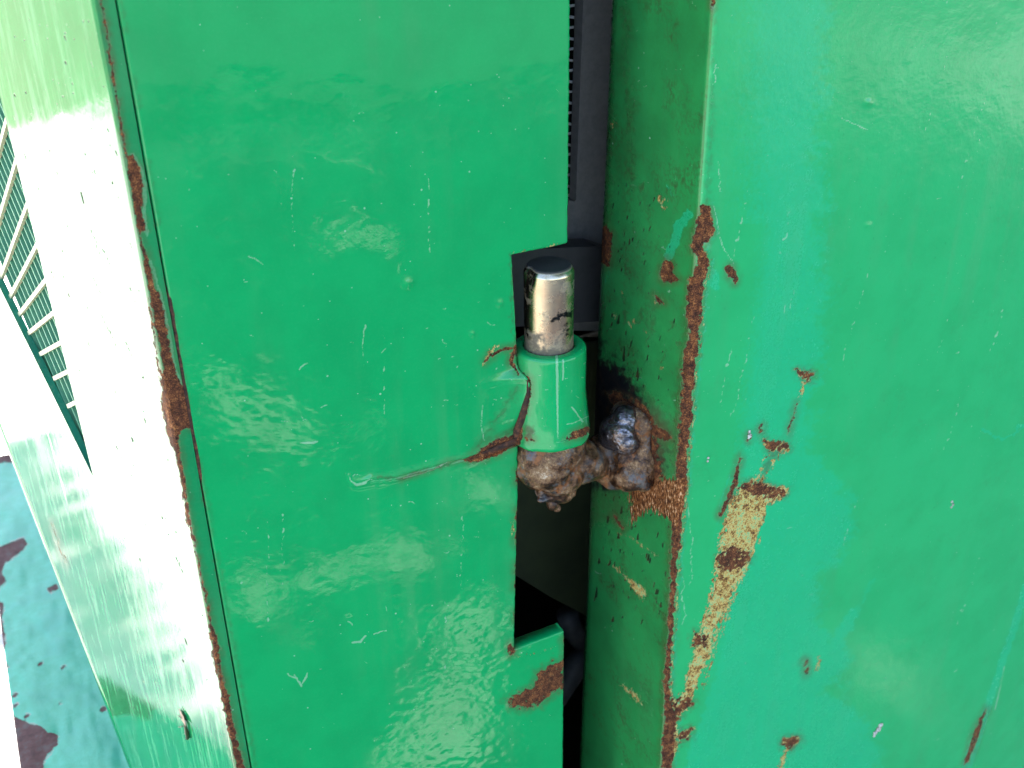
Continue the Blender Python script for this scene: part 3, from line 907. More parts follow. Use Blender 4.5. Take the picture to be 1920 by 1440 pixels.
A, i_nar, i_front = build_post()
NZ, NC = A.shape[:2]
P = A.reshape(-1, 3)
pt = Paint(P); x_, y_ = pt.x, pt.y
colid = np.tile(np.arange(NC), NZ)
isf = colid >= i_front - 5
# edge rust
L = [(1320, 382), (1306, 410), (1300, 440), (1297, 465), (1303, 482), (1307, 500), (1301, 515), (1290, 525), (1288, 560), (1287, 590), (1294, 612), (1289, 640), (1280, 662), (1277, 700), (1279, 722), (1275, 770), (1270, 830), (1268, 900), (1264, 960), (1260, 1010), (1258, 1060), (1256, 1100), (1254, 1150), (1251, 1200), (1247, 1250), (1244, 1300), (1248, 1330), (1244, 1380), (1238, 1440)]
Rr = [(1262, 1440), (1264, 1400), (1270, 1345), (1259, 1315), (1255, 1290), (1259, 1220), (1264, 1150), (1268, 1080), (1276, 1000), (1284, 930), (1290, 850), (1297, 780), (1304, 700), (1310, 640), (1316, 580), (1320, 530), (1330, 500), (1330, 484), (1319, 474), (1318, 458), (1332, 446), (1340, 432), (1336, 400), (1327, 384)]
pt.poly('rust', L + Rr, warp=6)
pt.line('prim', [(a + 3, b) for a, b in Rr[1:19]], 3.2, warp=5, off=1.5)
pt.soft('pale_tone', [(a + 8, b) for a, b in Rr], .75, 5, line=6)
pt.line('scr', [(1338, 385), (1346, 420), (1350, 445), (1358, 470), (1372, 490)], 2, warp=3)
pt.line('rust', [(1338, 0), (1336, 12)], 6, warp=2)
pt.soft('dirt', [(1338, 10), (1334, 200), (1326, 380)], .55, 14, line=4)
pt.soft('dirt', [(1300, 520), (1280, 700), (1262, 980), (1250, 1300)], .5, 22, line=6)
# chips on the narrow face
pt.poly('rust', [(1248, 486), (1256, 491), (1262, 500), (1258, 508), (1264, 516), (1271, 524), (1258, 530), (1246, 528), (1237, 522), (1240, 505)], warp=3, off=-1)
pt.poly('rust', [(1224, 553), (1234, 556), (1246, 570), (1236, 570)], warp=2)
pt.poly('rust', [(1128, 430), (1137, 423), (1141, 432), (1147, 440), (1146, 470), (1141, 500), (1133, 494), (1126, 492), (1125, 465)], warp=2, off=-1)
pt.soft('pale_tone', [(1128, 500), (1142, 505), (1138, 530)], .5, 10, line=8)
pt.soft('pale_tone', [(1290, 402), (1272, 425), (1266, 455), (1254, 480)], 1.0, 4, line=17, warp=5)
pt.line('prim', [(1236, 370), (1240, 380), (1246, 376)], 6, warp=5)
pt.soft('pale_tone', [(1252, 350), (1258, 365)], .6, 8, line=8)
for x, y in ((1160, 640), (1172, 585), (1205, 580), (1165, 560), (1262, 605), (1270, 640), (1215, 630), (1248, 660), (1240, 675), (1205, 345), (1180, 650), (1228, 600)):
    pt.soft('dirt', [(x, y), (x + random.uniform(-8, 8), y + random.uniform(4, 22))], .7, 6, line=4, warp=8)
for x, y, l in ((1160, 590, 16), (1170, 650, 26), (1196, 690, 16), (1118, 1102, 16), (1123, 1046, 10), (1143, 1050, 9), (1196, 1000, 10), (1216, 1040, 9), (1232, 1104, 8), (1240, 1130, 6), (1150, 1155, 9), (1160, 1000, 8), (1140, 968, 10), (1166, 950, 12)):
    pt.line('pit', [(x, y), (x - 1, y + l)], [2, 5], warp=2)
pt.poly('prim', [(1149, 1060), (1160, 1066), (1172, 1080), (1203, 1097), (1212, 1114), (1206, 1125), (1188, 1108), (1176, 1088)], warp=3)
pt.poly('prim', [(1163, 1284), (1172, 1287), (1196, 1304), (1205, 1322), (1192, 1312), (1176, 1296)], warp=3)
pt.line('prim', [(1160, 1000), (1185, 1008), (1212, 1030), (1230, 1040)], [2, 2, 3, 4], warp=3, off=1)
pt.line('rust', [(1152, 968), (1168, 990)], 4, warp=2)
pt.line('prim', [(1132, 20), (1132, 45)], 4, warp=4, off=1); pt.line('prim', [(1128, 68), (1126, 80)], 3, warp=3)
pt.line('prim', [(1093, 1020), (1095, 1050), (1092, 1072)], [4, 5, 2], warp=4)
pt.line('rust', [(1095, 1022), (1095, 1062)], 4, warp=3)
for _ in range(170):
    x, y = random.gauss(1185, 45), random.uniform(330, 1180)
    if 1110 < x < 1270:
        l = random.uniform(1, 9); pt.line('pit', [(x, y), (x - l * .25, y + l)], random.uniform(.8, 2.6), warp=1.5)
for x, y, w_ in ((1236, 376, 5), (1242, 384, 4), (1150, 590, 4), (1188, 600, 4), (1180, 608, 3), (1208, 620, 3), (1228, 565, 2), (1165, 548, 2), (1240, 690, 2), (1128, 350, 2), (1150, 225, 2), (1146, 232, 3)):
    pt.line('prim', [(x, y), (x + 3, y + 5)], w_, warp=4)
# burnt zone round the weld
pt.soft('soot', [(1098, 660), (1140, 672), (1175, 705), (1205, 740), (1218, 790), (1240, 840), (1244, 885), (1225, 900), (1095, 890)], 1.0, 40, warp=16)
pt.soft('soot', [(1095, 590), (1135, 640), (1130, 700), (1095, 720)], .75, 26, warp=12)
pt.soft('soot', [(1095, 890), (1170, 900), (1176, 925), (1095, 925)], .7, 24, warp=10)
pt.soft('dirt', [(1212, 735), (1262, 800), (1258, 870), (1216, 800)], .75, 22, warp=12)
pt.soft('dirt', [(1098, 900), (1178, 905), (1176, 985), (1098, 985)], .5, 22, warp=10)
pt.poly('copper', [(1180, 908), (1216, 895), (1286, 900), (1282, 960), (1266, 985), (1250, 972), (1234, 966), (1216, 952), (1196, 968), (1184, 985)], warp=4)
pt.poly('rust', [(1196, 788), (1212, 790), (1244, 806), (1259, 822), (1250, 826), (1214, 814), (1196, 806)], warp=2, off=-1)
pt.soft('dirt', [(1130, 0), (1150, 0), (1146, 420), (1130, 420)], .45, 14, warp=8)
pt.soft('dirt', [(1170, 0), (1185, 330)], .4, 14, line=10, warp=10)
pt.poly('rust', [(1140, 735), (1176, 742), (1210, 765), (1228, 795), (1234, 850), (1240, 905), (1200, 930), (1170, 890), (1160, 800)], warp=14, off=0)
pt.soft('dirt', [(1150, 742), (1226, 790), (1250, 905), (1190, 925)], .8, 20, warp=14)
# ---- front face
scr = [(1412, 905), (1440, 908), (1476, 920), (1462, 934), (1438, 942), (1428, 975), (1418, 1010), (1402, 1060), (1386, 1085), (1372, 1108), (1356, 1150), (1334, 1206), (1316, 1262), (1300, 1300), (1286, 1330), (1270, 1336), (1284, 1290), (1302, 1230), (1326, 1160), (1338, 1106), (1346, 1060), (1356, 1000), (1370, 940), (1390, 916)]
i, d = pt.d_poly(scr, warp=5)
su = x_[i] + .34 * y_[i]
d2 = np.maximum(d, -9) + 9 * fbm(su / 5, y_[i] / 26, 13, 4) + 7 * fbm(x_[i] / 5, y_[i] / 5, 15, 3) - 2.6
pt.put('prim', i, d2)
pt.soft('pale_tone', scr, .95, 10)
pt.line('prim', [(1425, 960), (1412, 1010), (1396, 1075), (1368, 1140), (1340, 1220), (1318, 1290)], [3, 6, 5, 6, 4, 3], warp=6, off=1)
pt.line('prim', [(1376, 930), (1352, 1010), (1338, 1090), (1316, 1180), (1296, 1250), (1280, 1310)], [4, 7, 6, 7, 6, 5], warp=6, off=.5)
pt.line('prim', [(1462, 848), (1448, 872), (1436, 892), (1420, 908)], [9, 5, 7, 10], warp=8, off=1.5)
pt.line('prim', [(1440, 850), (1428, 880), (1412, 905)], [4, 4, 6], warp=7, off=1)
pt.soft('dirt', [(1450, 852), (1425, 905)], .7, 10, line=10)
for dx in (-12, -4, 6, 15):
    pt.soft('pale_tone', [(1507 + dx, 712), (1484 + dx * 1.2, 770), (1458 + dx * 1.3, 830)], .95, 3, line=5, warp=3)
pt.poly('prim', [(1245, 1330), (1275, 1330), (1278, 1400), (1262, 1445), (1245, 1445)], off=4, warp=9)
for pl in ([(1380, 915), (1408, 903), (1476, 917), (1474, 930), (1442, 936), (1418, 928)], [(1344, 1044), (1372, 1024), (1396, 1032), (1408, 1038), (1392, 1066), (1352, 1072)], [(1300, 1188), (1328, 1190), (1322, 1214), (1302, 1210)],
           [(1258, 1312), (1296, 1308), (1300, 1318), (1284, 1330), (1268, 1352)], [(1430, 824), (1478, 832), (1482, 838), (1466, 848), (1440, 844)], [(1494, 696), (1524, 700), (1520, 712), (1508, 712)],
           [(1468, 1384), (1498, 1380), (1500, 1390), (1484, 1404), (1470, 1398)], [(1272, 1376), (1298, 1366), (1296, 1384), (1276, 1388)]):
    i, d = pt.d_poly(pl, warp=5)
    pt.put('rust', i, np.maximum(d, -4) + 11 * fbm(x_[i] / 5, y_[i] / 4, 91, 4) + .6)
    pt.put('prim', i, np.maximum(d, -5) + 9 * fbm(x_[i] / 6, y_[i] / 6, 95, 3)); pt.soft('dirt', pl, .6, 7)
pt.line('rust', [(1388, 858), (1378, 905), (1366, 936), (1351, 966)], [4, 8, 8, 7], warp=2)
pt.line('prim', [(1507, 716), (1502, 738), (1492, 760)], [4, 4, 1], warp=2)
pt.line('rust', [(1494, 756), (1484, 790), (1476, 818)], 1.4, warp=2)
pt.line('prim', [(1478, 1398), (1470, 1420), (1462, 1445)], [4, 8, 9], warp=4)
for x, y in ((1511, 1238), (1513, 1252), (1537, 1234), (1534, 1246), (1405, 815), (1428, 800), (1370, 510), (1380, 520)):
    pt.line('rust' if x < 1530 else 'prim', [(x, y), (x - 2, y + 9)], 6, warp=4, off=.5)
pt.poly('rust', [(1362, 498), (1376, 500), (1383, 516), (1372, 524), (1362, 512)], warp=5, off=1)
pt.soft('pale_tone', [(1335, 500), (1352, 520), (1345, 545), (1330, 540)], 1.0, 8, warp=9)
# brighter teal tone left of a ragged line
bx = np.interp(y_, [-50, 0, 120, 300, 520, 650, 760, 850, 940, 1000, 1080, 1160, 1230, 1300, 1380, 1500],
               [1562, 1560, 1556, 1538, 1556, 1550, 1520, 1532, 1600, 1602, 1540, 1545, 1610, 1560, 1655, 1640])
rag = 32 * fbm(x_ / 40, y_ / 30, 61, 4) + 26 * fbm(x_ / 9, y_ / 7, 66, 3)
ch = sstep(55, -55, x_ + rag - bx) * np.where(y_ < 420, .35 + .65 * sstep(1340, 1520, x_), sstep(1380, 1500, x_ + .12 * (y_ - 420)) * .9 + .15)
pt.f['pale_tone'] = np.where(isf, np.maximum(pt.f['pale_tone'], .85 * ch), pt.f['pale_tone'])
# broad scuffs along the scrape direction
for (a, b, wd, am) in (((1512, 700), (1310, 1440), 30, .9), ((1545, 900), (1400, 1440), 60, .6), ((1600, 1150), (1440, 1440), 26, .8), ((1490, 850), (1290, 1440), 18, .8), ((1640, 1080), (1560, 1240), 10, .6)):
    n_ = 8; pts = [(a[0] + (b[0] - a[0]) * t, a[1] + (b[1] - a[1]) * t) for t in np.linspace(0, 1, n_)]
    pt.soft('pale_tone', pts, am, 7, line=wd, warp=10)
for _ in range(60):
    x, y = random.uniform(1330, 1560), random.uniform(850, 1400); l = random.uniform(60, 240)
    pt.soft('pale_tone', [(x, y), (x - l * .34, y + l)], random.uniform(.35, .9), 3, line=random.uniform(1, 4), warp=2)
pt.soft('pale_tone', [(1925, 1100), (1900, 1180), (1870, 1270), (1838, 1370), (1808, 1450)], 1.2, 3, line=13, warp=5)
pt.line('rust', [(1850, 1330), (1834, 1364), (1822, 1400), (1810, 1445)], [3, 9, 7, 6], warp=5, off=.5)
pt.line('scr', [(1884, 1250), (1866, 1330)], 2, warp=1)
pt.soft('pale_tone', [(1845, 806), (1856, 814), (1880, 822), (1896, 818), (1920, 795)], .9, 3, line=6)
pt.hairs(50, 1300, 1920, 0, 1440); pt.hairs(30, 1120, 1300, 0, 1440)
pt.runs(6, 1380, 1500, 330, 700, slope=-.22); pt.runs(8, 1600, 1900, 0, 1100, slope=-.3)
pt.line('scr', [(1578, 222), (1600, 232), (1626, 244)], 2.5)
for x, y, l in ((1340, 120, 40), (1348, 300, 60), (1290, 870, 100), (1300, 700, 70), (1296, 980, 120), (1280, 1080, 90)):
    pt.line('scr', [(x + random.uniform(-4, 4), y + t) for t in np.linspace(0, l, 6)], 1.6, warp=7)
back = colid < i_nar - 34
for k in ('rust', 'prim', 'scr', 'copper', 'pit'): pt.f[k][back] = BIG
for k in ('pale_tone', 'dirt', 'soot'): pt.f[k][back] = 0
# relief: dents, worn corner, lumps
h = .0002 * fbm(x_ / 140, y_ / 160, 81, 2) + .00004 * fbm(x_ / 20, y_ / 22, 83, 2)
for cx_, cy_, r_, a_ in ((1628, 192, 6, .0008), (1628, 422, 4, .0006), (1322, 470, 12, .0005)):
    h = h + a_ * np.exp(-((x_ - cx_) ** 2 + (y_ - cy_) ** 2) / r_ ** 2)
wear = sstep(2, -8, pt.f['rust']) * (colid > i_front - 60) * (x_ < 1345)
P[:, 1] += np.where(isf, -h, 0) + wear * .0006 * (1 + fbm(x_ / 8, y_ / 8, 87, 3)) * (colid >= i_front - 10)
P[:, 0] += np.where(isf, 0, -h * 1.0) + wear * .0006 * (1 + fbm(x_ / 8, y_ / 8, 88, 3)) * (colid < i_front)
q = grid_faces(NZ, NC)
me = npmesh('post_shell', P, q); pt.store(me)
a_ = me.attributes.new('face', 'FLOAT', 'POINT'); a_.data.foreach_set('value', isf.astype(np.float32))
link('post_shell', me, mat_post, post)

# ---- hinge pin
t = NT('scratched_steel')
br = t.noise(1.0, 4, .6, vec=t.vec(scale=(300, 300, 2200)))
gr = t.noise(170, 6, .7); z_p = t.n.new('ShaderNodeSeparateXYZ'); t.l.new(t.tc.outputs['Object'], z_p.inputs[0])
zpt, zpb = axis_z(1026, 492) - .0006, zt
hgt = t.ss(z_p.outputs[2], zt + .012, zt - .0005)
dirtm = t.math('MULTIPLY', t.ss(t.math('ADD', gr, t.math('MULTIPLY', hgt, .2)), .52, .74), .8)
top = t.ss(z_p.outputs[2], zpt - .0012, zpt - .0004)
c = t.mix(t.ss(br, .3, .7), (.66, .54, .37), (.52, .44, .33))
c = t.mix(t.ss(t.noise(55, 3), .45, .65, 0, .7), c, (.56, .36, .24))
c = t.mix(dirtm, c, (.06, .045, .035))
c = t.mix(top, c, (.03, .028, .028))
mark = t.attr('soot'); c = t.mix(t.math('MULTIPLY', t.ss(t.math('ADD', mark, t.math('MULTIPLY', t.math('SUBTRACT', t.noise(1.0, 4, .6, vec=t.vec(scale=(500, 500, 1400))), .5), 1.6)), .45, .7), t.ss(mark, .05, .3)), c, (.03, .03, .03))
mat_pin = t.set(col=c, rough=t.mixf(t.math('MAXIMUM', dirtm, top), .26, .75), metal=t.mixf(t.math('MAXIMUM', dirtm, top), 1.0, .1),
                nor=t.bump(t.math('ADD', t.math('MULTIPLY', br, .015), t.math('MULTIPLY', t.noise(600, 4), .03))))
prof = [(.0001, zpt - .0003)] + [(R_PIN * k, zpt - .0003) for k in (.2, .4, .6, .75)] + [(R_PIN - .0017, zpt), (R_PIN - .0014, zpt - .0002), (R_PIN - .0002, zpt - .0022), (R_PIN, zpt - .0027)]
prof += [(R_PIN, z) for z in np.linspace(zpt - .003, zb - .004, 90)]
P, q, th = lathe(prof[::-1], 160, AX, AY)
pt = Paint(P)
nick = np.exp(-(((pt.x - 990) / 9) ** 2 + ((pt.y - 522) / 14) ** 2)) + .7 * np.exp(-(((pt.x - 992) / 12) ** 2 + ((pt.y - 500) / 16) ** 2))
nick = np.where(P[:, 1] < AY + .002, nick, 0)
dr = P[:, :2] - np.array([AX, AY]); rl = np.linalg.norm(dr, axis=1, keepdims=True) + 1e-9
P[:, :2] -= dr / rl * (nick * .0016 + np.where(nick > .3, .0006 * fbm(pt.x / 6, pt.y / 6, 2, 3), 0))[:, None]
pt.soft('soot', [(1040, 600), (1052, 590), (1072, 588)], .85, 4, line=9, warp=9)
pt.soft('soot', [(1048, 632), (1054, 606), (1072, 600), (1072, 632)], .6, 6, warp=8)
pt.soft('soot', [(983, 504), (998, 502), (994, 526), (986, 528)], .55, 4, warp=5)
pt.f['soot'][P[:, 1] > AY + .004] = 0
me = npmesh('hinge_pin', P, q); pt.store(me)
link('hinge_pin', me, mat_pin, post)

# ---- rusty weld lump that ties the pin to the post (voxel-merged blobs)
t = NT('weld_metal')
n1, n2 = t.noise(150, 5, .65), t.noise(1300, 5, .75)
c = t.ramp(t.math('ADD', t.math('MULTIPLY', n1, .6), t.math('MULTIPLY', n2, .4)), [(.36, (.012, .008, .007)), (.44, (.045, .021, .012)), (.50, (.11, .05, .022)), (.55, (.19, .095, .04)), (.60, (.31, .18, .09)), (.68, (.58, .45, .33))])
c = t.mix(t.ss(t.math('ADD', t.math('MULTIPLY', t.noise(120, 3, .6), .7), t.math('MULTIPLY', t.noise(900, 4, .7), .3)), .53, .60, 0, .7), c, (.12, .115, .115))
c = t.mix(t.ss(t.noise(190, 4, .7, vec=t.vec(loc=(3, 1, 2))), .53, .62, 0, .85), c, (.22, .075, .02))
spx = t.ss(t.noise(520, 3, .6), .64, .72)
mat_weld = t.set(col=c, rough=t.mixf(t.ss(n1, .42, .58), .3, .7), metal=t.mixf(t.ss(n1, .54, .44), .05, .5), nor=t.bump(t.math('ADD', t.math('MULTIPLY', n2, .16), t.math('MULTIPLY', t.noise(330, 3), .22))))
t = NT('blued_weld_bead')
b1n = t.noise(260, 5, .65)
c = t.ramp(b1n, [(.3, (.03, .024, .026)), (.45, (.13, .11, .115)), (.52, (.26, .245, .27)), (.57, (.15, .085, .055)), (.78, (.32, .28, .25))])
mat_bead = t.set(col=c, rough=.27, metal=.85, nor=t.bump(t.math('ADD', t.math('MULTIPLY', t.noise(1.0, 3, .5, vec=t.vec(scale=(140, 140, 420), rot=(0, .5, 0))), .9), t.math('MULTIPLY', t.noise(900, 4), .3))))

cl_tex = bpy.data.textures.new('lump', 'CLOUDS'); cl_tex.noise_scale = .011; cl_tex.noise_depth = 1
fine_tex = bpy.data.textures.new('grain', 'CLOUDS'); fine_tex.noise_scale = .0022; fine_tex.noise_depth = 2


def depth_pt(px, py, y):
    return on(px, py, val=y)


def blobs(name, spec, mat, parent, grow=1.0, soft=8, vox=.0005, disp=.0012, label=None):
    bm = bmesh.new()
    for c, r, sc in spec:
        r *= grow
        g = bmesh.ops.create_icosphere(bm, subdivisions=4, radius=1)
        for v in g['verts']:
            v.co = Vector(c) + Vector((v.co[0] * r * sc[0], v.co[1] * r * sc[1], v.co[2] * r * sc[2]))
    o = link(name, bm_mesh(name, bm), mat, parent)
    m = o.modifiers.new('remesh', 'REMESH'); m.mode = 'VOXEL'; m.voxel_size = vox; m.use_smooth_shade = True
    m = o.modifiers.new('soft', 'SMOOTH'); m.iterations = soft
    m = o.modifiers.new('lump', 'DISPLACE'); m.texture = cl_tex; m.strength = disp; m.mid_level = .5; m.texture_coords = 'GLOBAL'
    m = o.modifiers.new('grain', 'DISPLACE'); m.texture = fine_tex; m.strength = disp * .3; m.mid_level = .5; m.texture_coords = 'GLOBAL'
    if label: tag(o, label)
    return o


wl_ = lambda px, py, dx=0: on(px, py, axis=0, val=PXC + dx)
one = (1, 1, 1)
spec = [(depth_pt(1030, 838, .002), .0125, (1.05, 1, .9)), (depth_pt(1020, 868, .000), .0105, (1, 1, .9)), (depth_pt(1045, 885, -.001), .0095, (1.1, 1, .8)), (depth_pt(1050, 912, .000), .0055, (1, 1, 1)),
        (depth_pt(1000, 858, -.002), .0055, (1, 1, 1.2)), (depth_pt(1085, 865, .000), .0085, (1.1, 1, 1)), (depth_pt(1105, 870, .001), .0072, one),
        (wl_(1140, 868, -.010), .0075, one), (wl_(1150, 885, -.008), .0062, (1, 1.3, .9)), (wl_(1180, 885, -.006), .0072, (1, 1.3, 1)), (wl_(1196, 900, -.004), .005, (1, 1.4, .8)),
        (wl_(1130, 845, -.012), .0062, one), (wl_(1178, 862, -.004), .0085, (1, 1.2, 1)), (wl_(1202, 872, -.002), .006, (1, 1.1, 1.3)), (wl_(1178, 790, -.001), .0072, (1, 1.2, 1)), (wl_(1195, 810, -.001), .006, (.8, 1.2, 1.6)), (wl_(1204, 845, -.001), .005, (.7, 1, 2))]
blobs('weld_bridge', spec, mat_weld, post, 1.2, 34, disp=.0030, label='rusty slag covered weld between pin and post')
spec = [(wl_(1162, 806, -.008), .0082, (1, 1.05, .92)), (wl_(1150, 820, -.010), .0062, (1, 1, .9)), (wl_(1174, 828, -.008), .0058, one), (wl_(1172, 786, -.006), .006, one)]
blobs('weld_bead', spec, mat_bead, post, 1.04, disp=.0018, label='shiny blued ball of weld metal')
spec = [(depth_pt(1028, 930, -.001), .0032, (1.5, 1, .7)), (depth_pt(1018, 936, -.002), .002, (1.4, 1, .7)), (depth_pt(1036, 945, -.001), .0026, (1, 1, 1.1)), (depth_pt(1044, 953, -.001), .0018, one), (depth_pt(1040, 926, 0), .003, one), (depth_pt(1012, 915, 0), .003, (.7, 1, 1.6))]
blobs('slag_drip', spec, mat_weld, post, vox=.0003, disp=.0012, label='small drip of slag hanging under the weld')

# ------------------------------------------------------------------ black plastic shroud with cooling fins, behind the gap
mat_plas = simple('black_plastic', (.21, .20, .19), .55, c2=(.17, .16, .155), sc=300, bump=.08, bsc=1500)
mat_fin = simple('grey_fin', (.5, .5, .5), .4)
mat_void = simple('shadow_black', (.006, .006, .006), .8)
shroud = thing('radiator_shroud', 'black plastic shroud with curved cooling fins behind the gap above the hinge pin', 'radiator shroud')
SY = .075
bm = bmesh.new()
prism(bm, [on(x, y, val=SY) for x, y in ((1091, -60), (1180, -60), (1180, 620), (1060, 620), (1060, 455), (1066, 375), (1078, 378))], (0, .005, 0))
link('frame', bm_mesh('frame', bm), mat_plas, shroud, False)
bm = bmesh.new()
prism(bm, [on(x, y, val=SY - .004) for x, y in ((1096, -60), (1100, -60), (1084, 376), (1080, 376))], (0, .006, 0))
link('rib', bm_mesh('rib', bm), mat_plas, shroud, False)
bm = bmesh.new()
prism(bm, [on(x, y, val=SY - .022) for x, y in ((930, 470), (1120, 462), (1180, 480), (1180, 600), (1130, 602), (930, 615))], (0, .012, 0))
link('lower_lip', bm_mesh('lower_lip', bm), simple('dull_black_plastic', (.045, .043, .042), .6, c2=(.035, .034, .033), sc=200), shroud, False)
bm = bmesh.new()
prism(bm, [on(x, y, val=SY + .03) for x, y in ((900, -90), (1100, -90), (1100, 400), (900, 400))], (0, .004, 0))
link('void_sheet', bm_mesh('void_sheet', bm), mat_void, shroud, False)  # black sheet standing in for the unlit depth behind the fins
y = -30; k = 0
while y < 372:
    bm = bmesh.new()
    xr = np.interp(y, [0, 376], [1092, 1076])
    s = 1 if k % 2 else -1
    pts = []
    for u in np.linspace(0, 1, 8):
        pts.append(on(1040 + (xr - 1040) * u, y + s * 6 * (2 * u - 1.0) ** 2 * (1 if u > .5 else 0), val=SY + .0055))
    tube(bm, pts, .00065, 6)
    link('fin', bm_mesh('fin', bm), mat_fin, shroud)
    y += 20.5 - y * .004; k += 1

# lower hollow: oily plate with slanting lower edge, grey hoses
tray = thing('engine_plate', 'dark oily steel plate with slanting lower edge deep behind the door notch', 'plate')
mat_oil = simple('oily_brown_paint', (.040, .052, .020), .5, c2=(.026, .034, .014), sc=40)
bm = bmesh.new()
prism(bm, [on(x, y, val=.10) for x, y in ((900, 640), (1240, 640), (1240, 1240), (1090, 1150), (1030, 1118), (965, 1078), (900, 1040))], (0, .006, 0))
link('sheet', bm_mesh('sheet', bm), mat_oil, tray, False)
mat_hose = simple('grey_hose', (.08, .078, .078), .6, c2=(.05, .05, .052), sc=120)
for nm, lab, pts, r in (('rubber_hose', 'grey ribbed hose low in the dark gap beside the door tab', [(1040, 1310), (1066, 1270), (1085, 1240), (1110, 1225)], .008),
                        ('metal_bracket', 'pale grey bracket end above the hose in the dark gap', [(1063, 1150), (1070, 1175), (1090, 1200)], .007)):
    bm = bmesh.new()
    tube(bm, [on(x, y, val=.11) for x, y in pts], r, 14)
    o = tag(link(nm, bm_mesh(nm, bm), mat_hose), lab, 'hose' if 'hose' in nm else 'bracket')

# ------------------------------------------------------------------ side grille (behind the side opening)
gril = thing('vent_grille', 'pale green slotted grille behind the sunlit side opening at the left edge', 'grille')
t = NT('pale_green_grille')
mat_gr = t.set(col=t.mix(t.ss(t.noise(200, 4), .4, .7), (.10, .30, .17), (.15, .36, .2)), rough=.6)
mat_rib = simple('cream_rib', (.60, .56, .36), .5)
mat_back = simple('grille_back', (.006, .05, .032), .95); mat_back.node_tree.nodes['Principled BSDF'].inputs['Specular IOR Level'].default_value = .08
GO = -.0032


def gp(px, py, off=GO):
    return onp(px, py, P0 + SN * off, SN)


bm = bmesh.new()
prism(bm, [w3(s_, z_, -.009) for s_, z_ in ((o1[0] - .02, sz(o1[0]) - .02), (.305, sz(.305) - .012), (.305, TOP - .01), (o1[0] - .02, TOP - .01))], tuple(-SN * .002))
link('backing', bm_mesh('backing', bm), mat_back, gril, False)
# slats: lines following the photo's slot direction; ribs across them
bm_s = bmesh.new(); bm_r = bmesh.new()
ribs = [((-14, 330), (16, 190)), ((-8, 445), (30, 270)), ((0, 530), (52, 300)), ((20, 552), (58, 440)), ((37, 584), (92, 440)), ((56, 617), (98, 520)), ((78, 660), (116, 585)), ((104, 706), (138, 672)), ((130, 758), (150, 740))]
ribs = [((-14, 320), (20, 190)), ((-12, 440), (38, 270)), ((0, 520), (62, 350)), ((18, 556), (84, 428)), ((36, 588), (104, 500)), ((56, 622), (120, 570)), ((78, 662), (132, 632)), ((104, 708), (140, 690)), ((130, 760), (154, 748))]
for a, b in ribs:
    n_ = np.array(b) - np.array(a); n_ = n_ / np.linalg.norm(n_); m_ = np.array((-n_[1], n_[0])) * 3.2
    A_, B_ = sp(*a, GO + .0012), sp(*b, GO + .0012); e_ = (B_ - A_) / np.linalg.norm(B_ - A_); f_ = np.array([-e_[1], e_[0]]) * .0009
    prism(bm_r, [w3(*(p + s * f_), GO + .0012) for p, s in ((A_ - e_ * .004, 1), (B_ + e_ * .02, 1), (B_ + e_ * .02, -1), (A_ - e_ * .004, -1))], tuple(-SN * .0015))
link('ribs', bm_mesh('ribs', bm_r), mat_rib, gril, False)
d0 = sp(66, 503, GO) - sp(90, 560, GO); d0 /= np.linalg.norm(d0)          # common slat direction on the grille
pn = np.array([-d0[1], d0[0]])
for k in range(26):
    t_ = -.02 + 1.75 * k / 25.0
    a = sp(176 - 175 * t_ + 6, 900 - 715 * t_ + 14, GO) if t_ < 1.2 else a + st_
    if k == 15: st_ = a - prev_
    prev_ = a
    p_ = [a + d0 * l + pn * w for l, w in ((-.008, .0005), (.19, .0005), (.19, -.0005), (-.008, -.0005))]
    prism(bm_s, [w3(q_[0], q_[1], GO) for q_ in p_], tuple(-SN * .002))
link('slats', bm_mesh('slats', bm_s), mat_gr, gril, False)

# ------------------------------------------------------------------ teal ledge, bottom left
ledge = thing('step_plate', 'teal painted step plate with peeling paint low at the left edge', 'step')
LZ = -.30
t = NT('peeling_teal_paint')
ad = t.attr('rust'); nz = t.noise(120, 6, .7); nf = t.noise(700, 4, .7)
pm = t.ss(t.math('ADD', ad, t.math('MULTIPLY', t.math('SUBTRACT', nf, .5), 6)), 1, -1)
cb = t.mix(t.ss(nz, .4, .65), (.045, .42, .215), (.06, .47, .26))
cb = t.mix(t.ss(t.noise(30, 4), .45, .7, 0, .5), cb, (.035, .33, .2))
cb = t.mix(t.math('MULTIPLY', t.math('MULTIPLY', t.ss(t.math('ADD', ad, t.math('MULTIPLY', t.math('SUBTRACT', nf, .5), 6)), 4, 2), t.ss(nz, .5, .6)), .8), cb, (.42, .30, .22))
cr = t.ramp(nz, [(.3, (.06, .022, .016)), (.5, (.14, .055, .04)), (.62, (.13, .09, .07)), (.75, (.22, .08, .05))])
mat_ledge = t.set(col=t.mix(pm, cb, cr), rough=t.mixf(pm, .32, .75), nor=t.bump(t.math('ADD', t.math('MULTIPLY', t.math('SUBTRACT', 1, pm), .5), t.math('MULTIPLY', nf, .15))))
A = np.zeros((300, 130, 3))
yy = np.linspace(.06, .575, 300)
xl = np.interp(yy, [on(40, 1440, axis=2, val=LZ)[1], on(0, 1150, axis=2, val=LZ)[1], .575], [on(40, 1440, axis=2, val=LZ)[0], on(0, 1150, axis=2, val=LZ)[0], -.206])
tt = np.linspace(0, 1, 130)
A[..., 0] = xl[:, None] + (-.128 - xl)[:, None] * tt; A[..., 1] = yy[:, None]; A[..., 2] = LZ
P = A.reshape(-1, 3); pt = Paint(P)
pt.poly('rust', [(-10, 1030), (20, 1020), (45, 1010), (52, 1022), (34, 1040), (10, 1056), (4, 1075), (12, 1090), (-10, 1110)], warp=3)
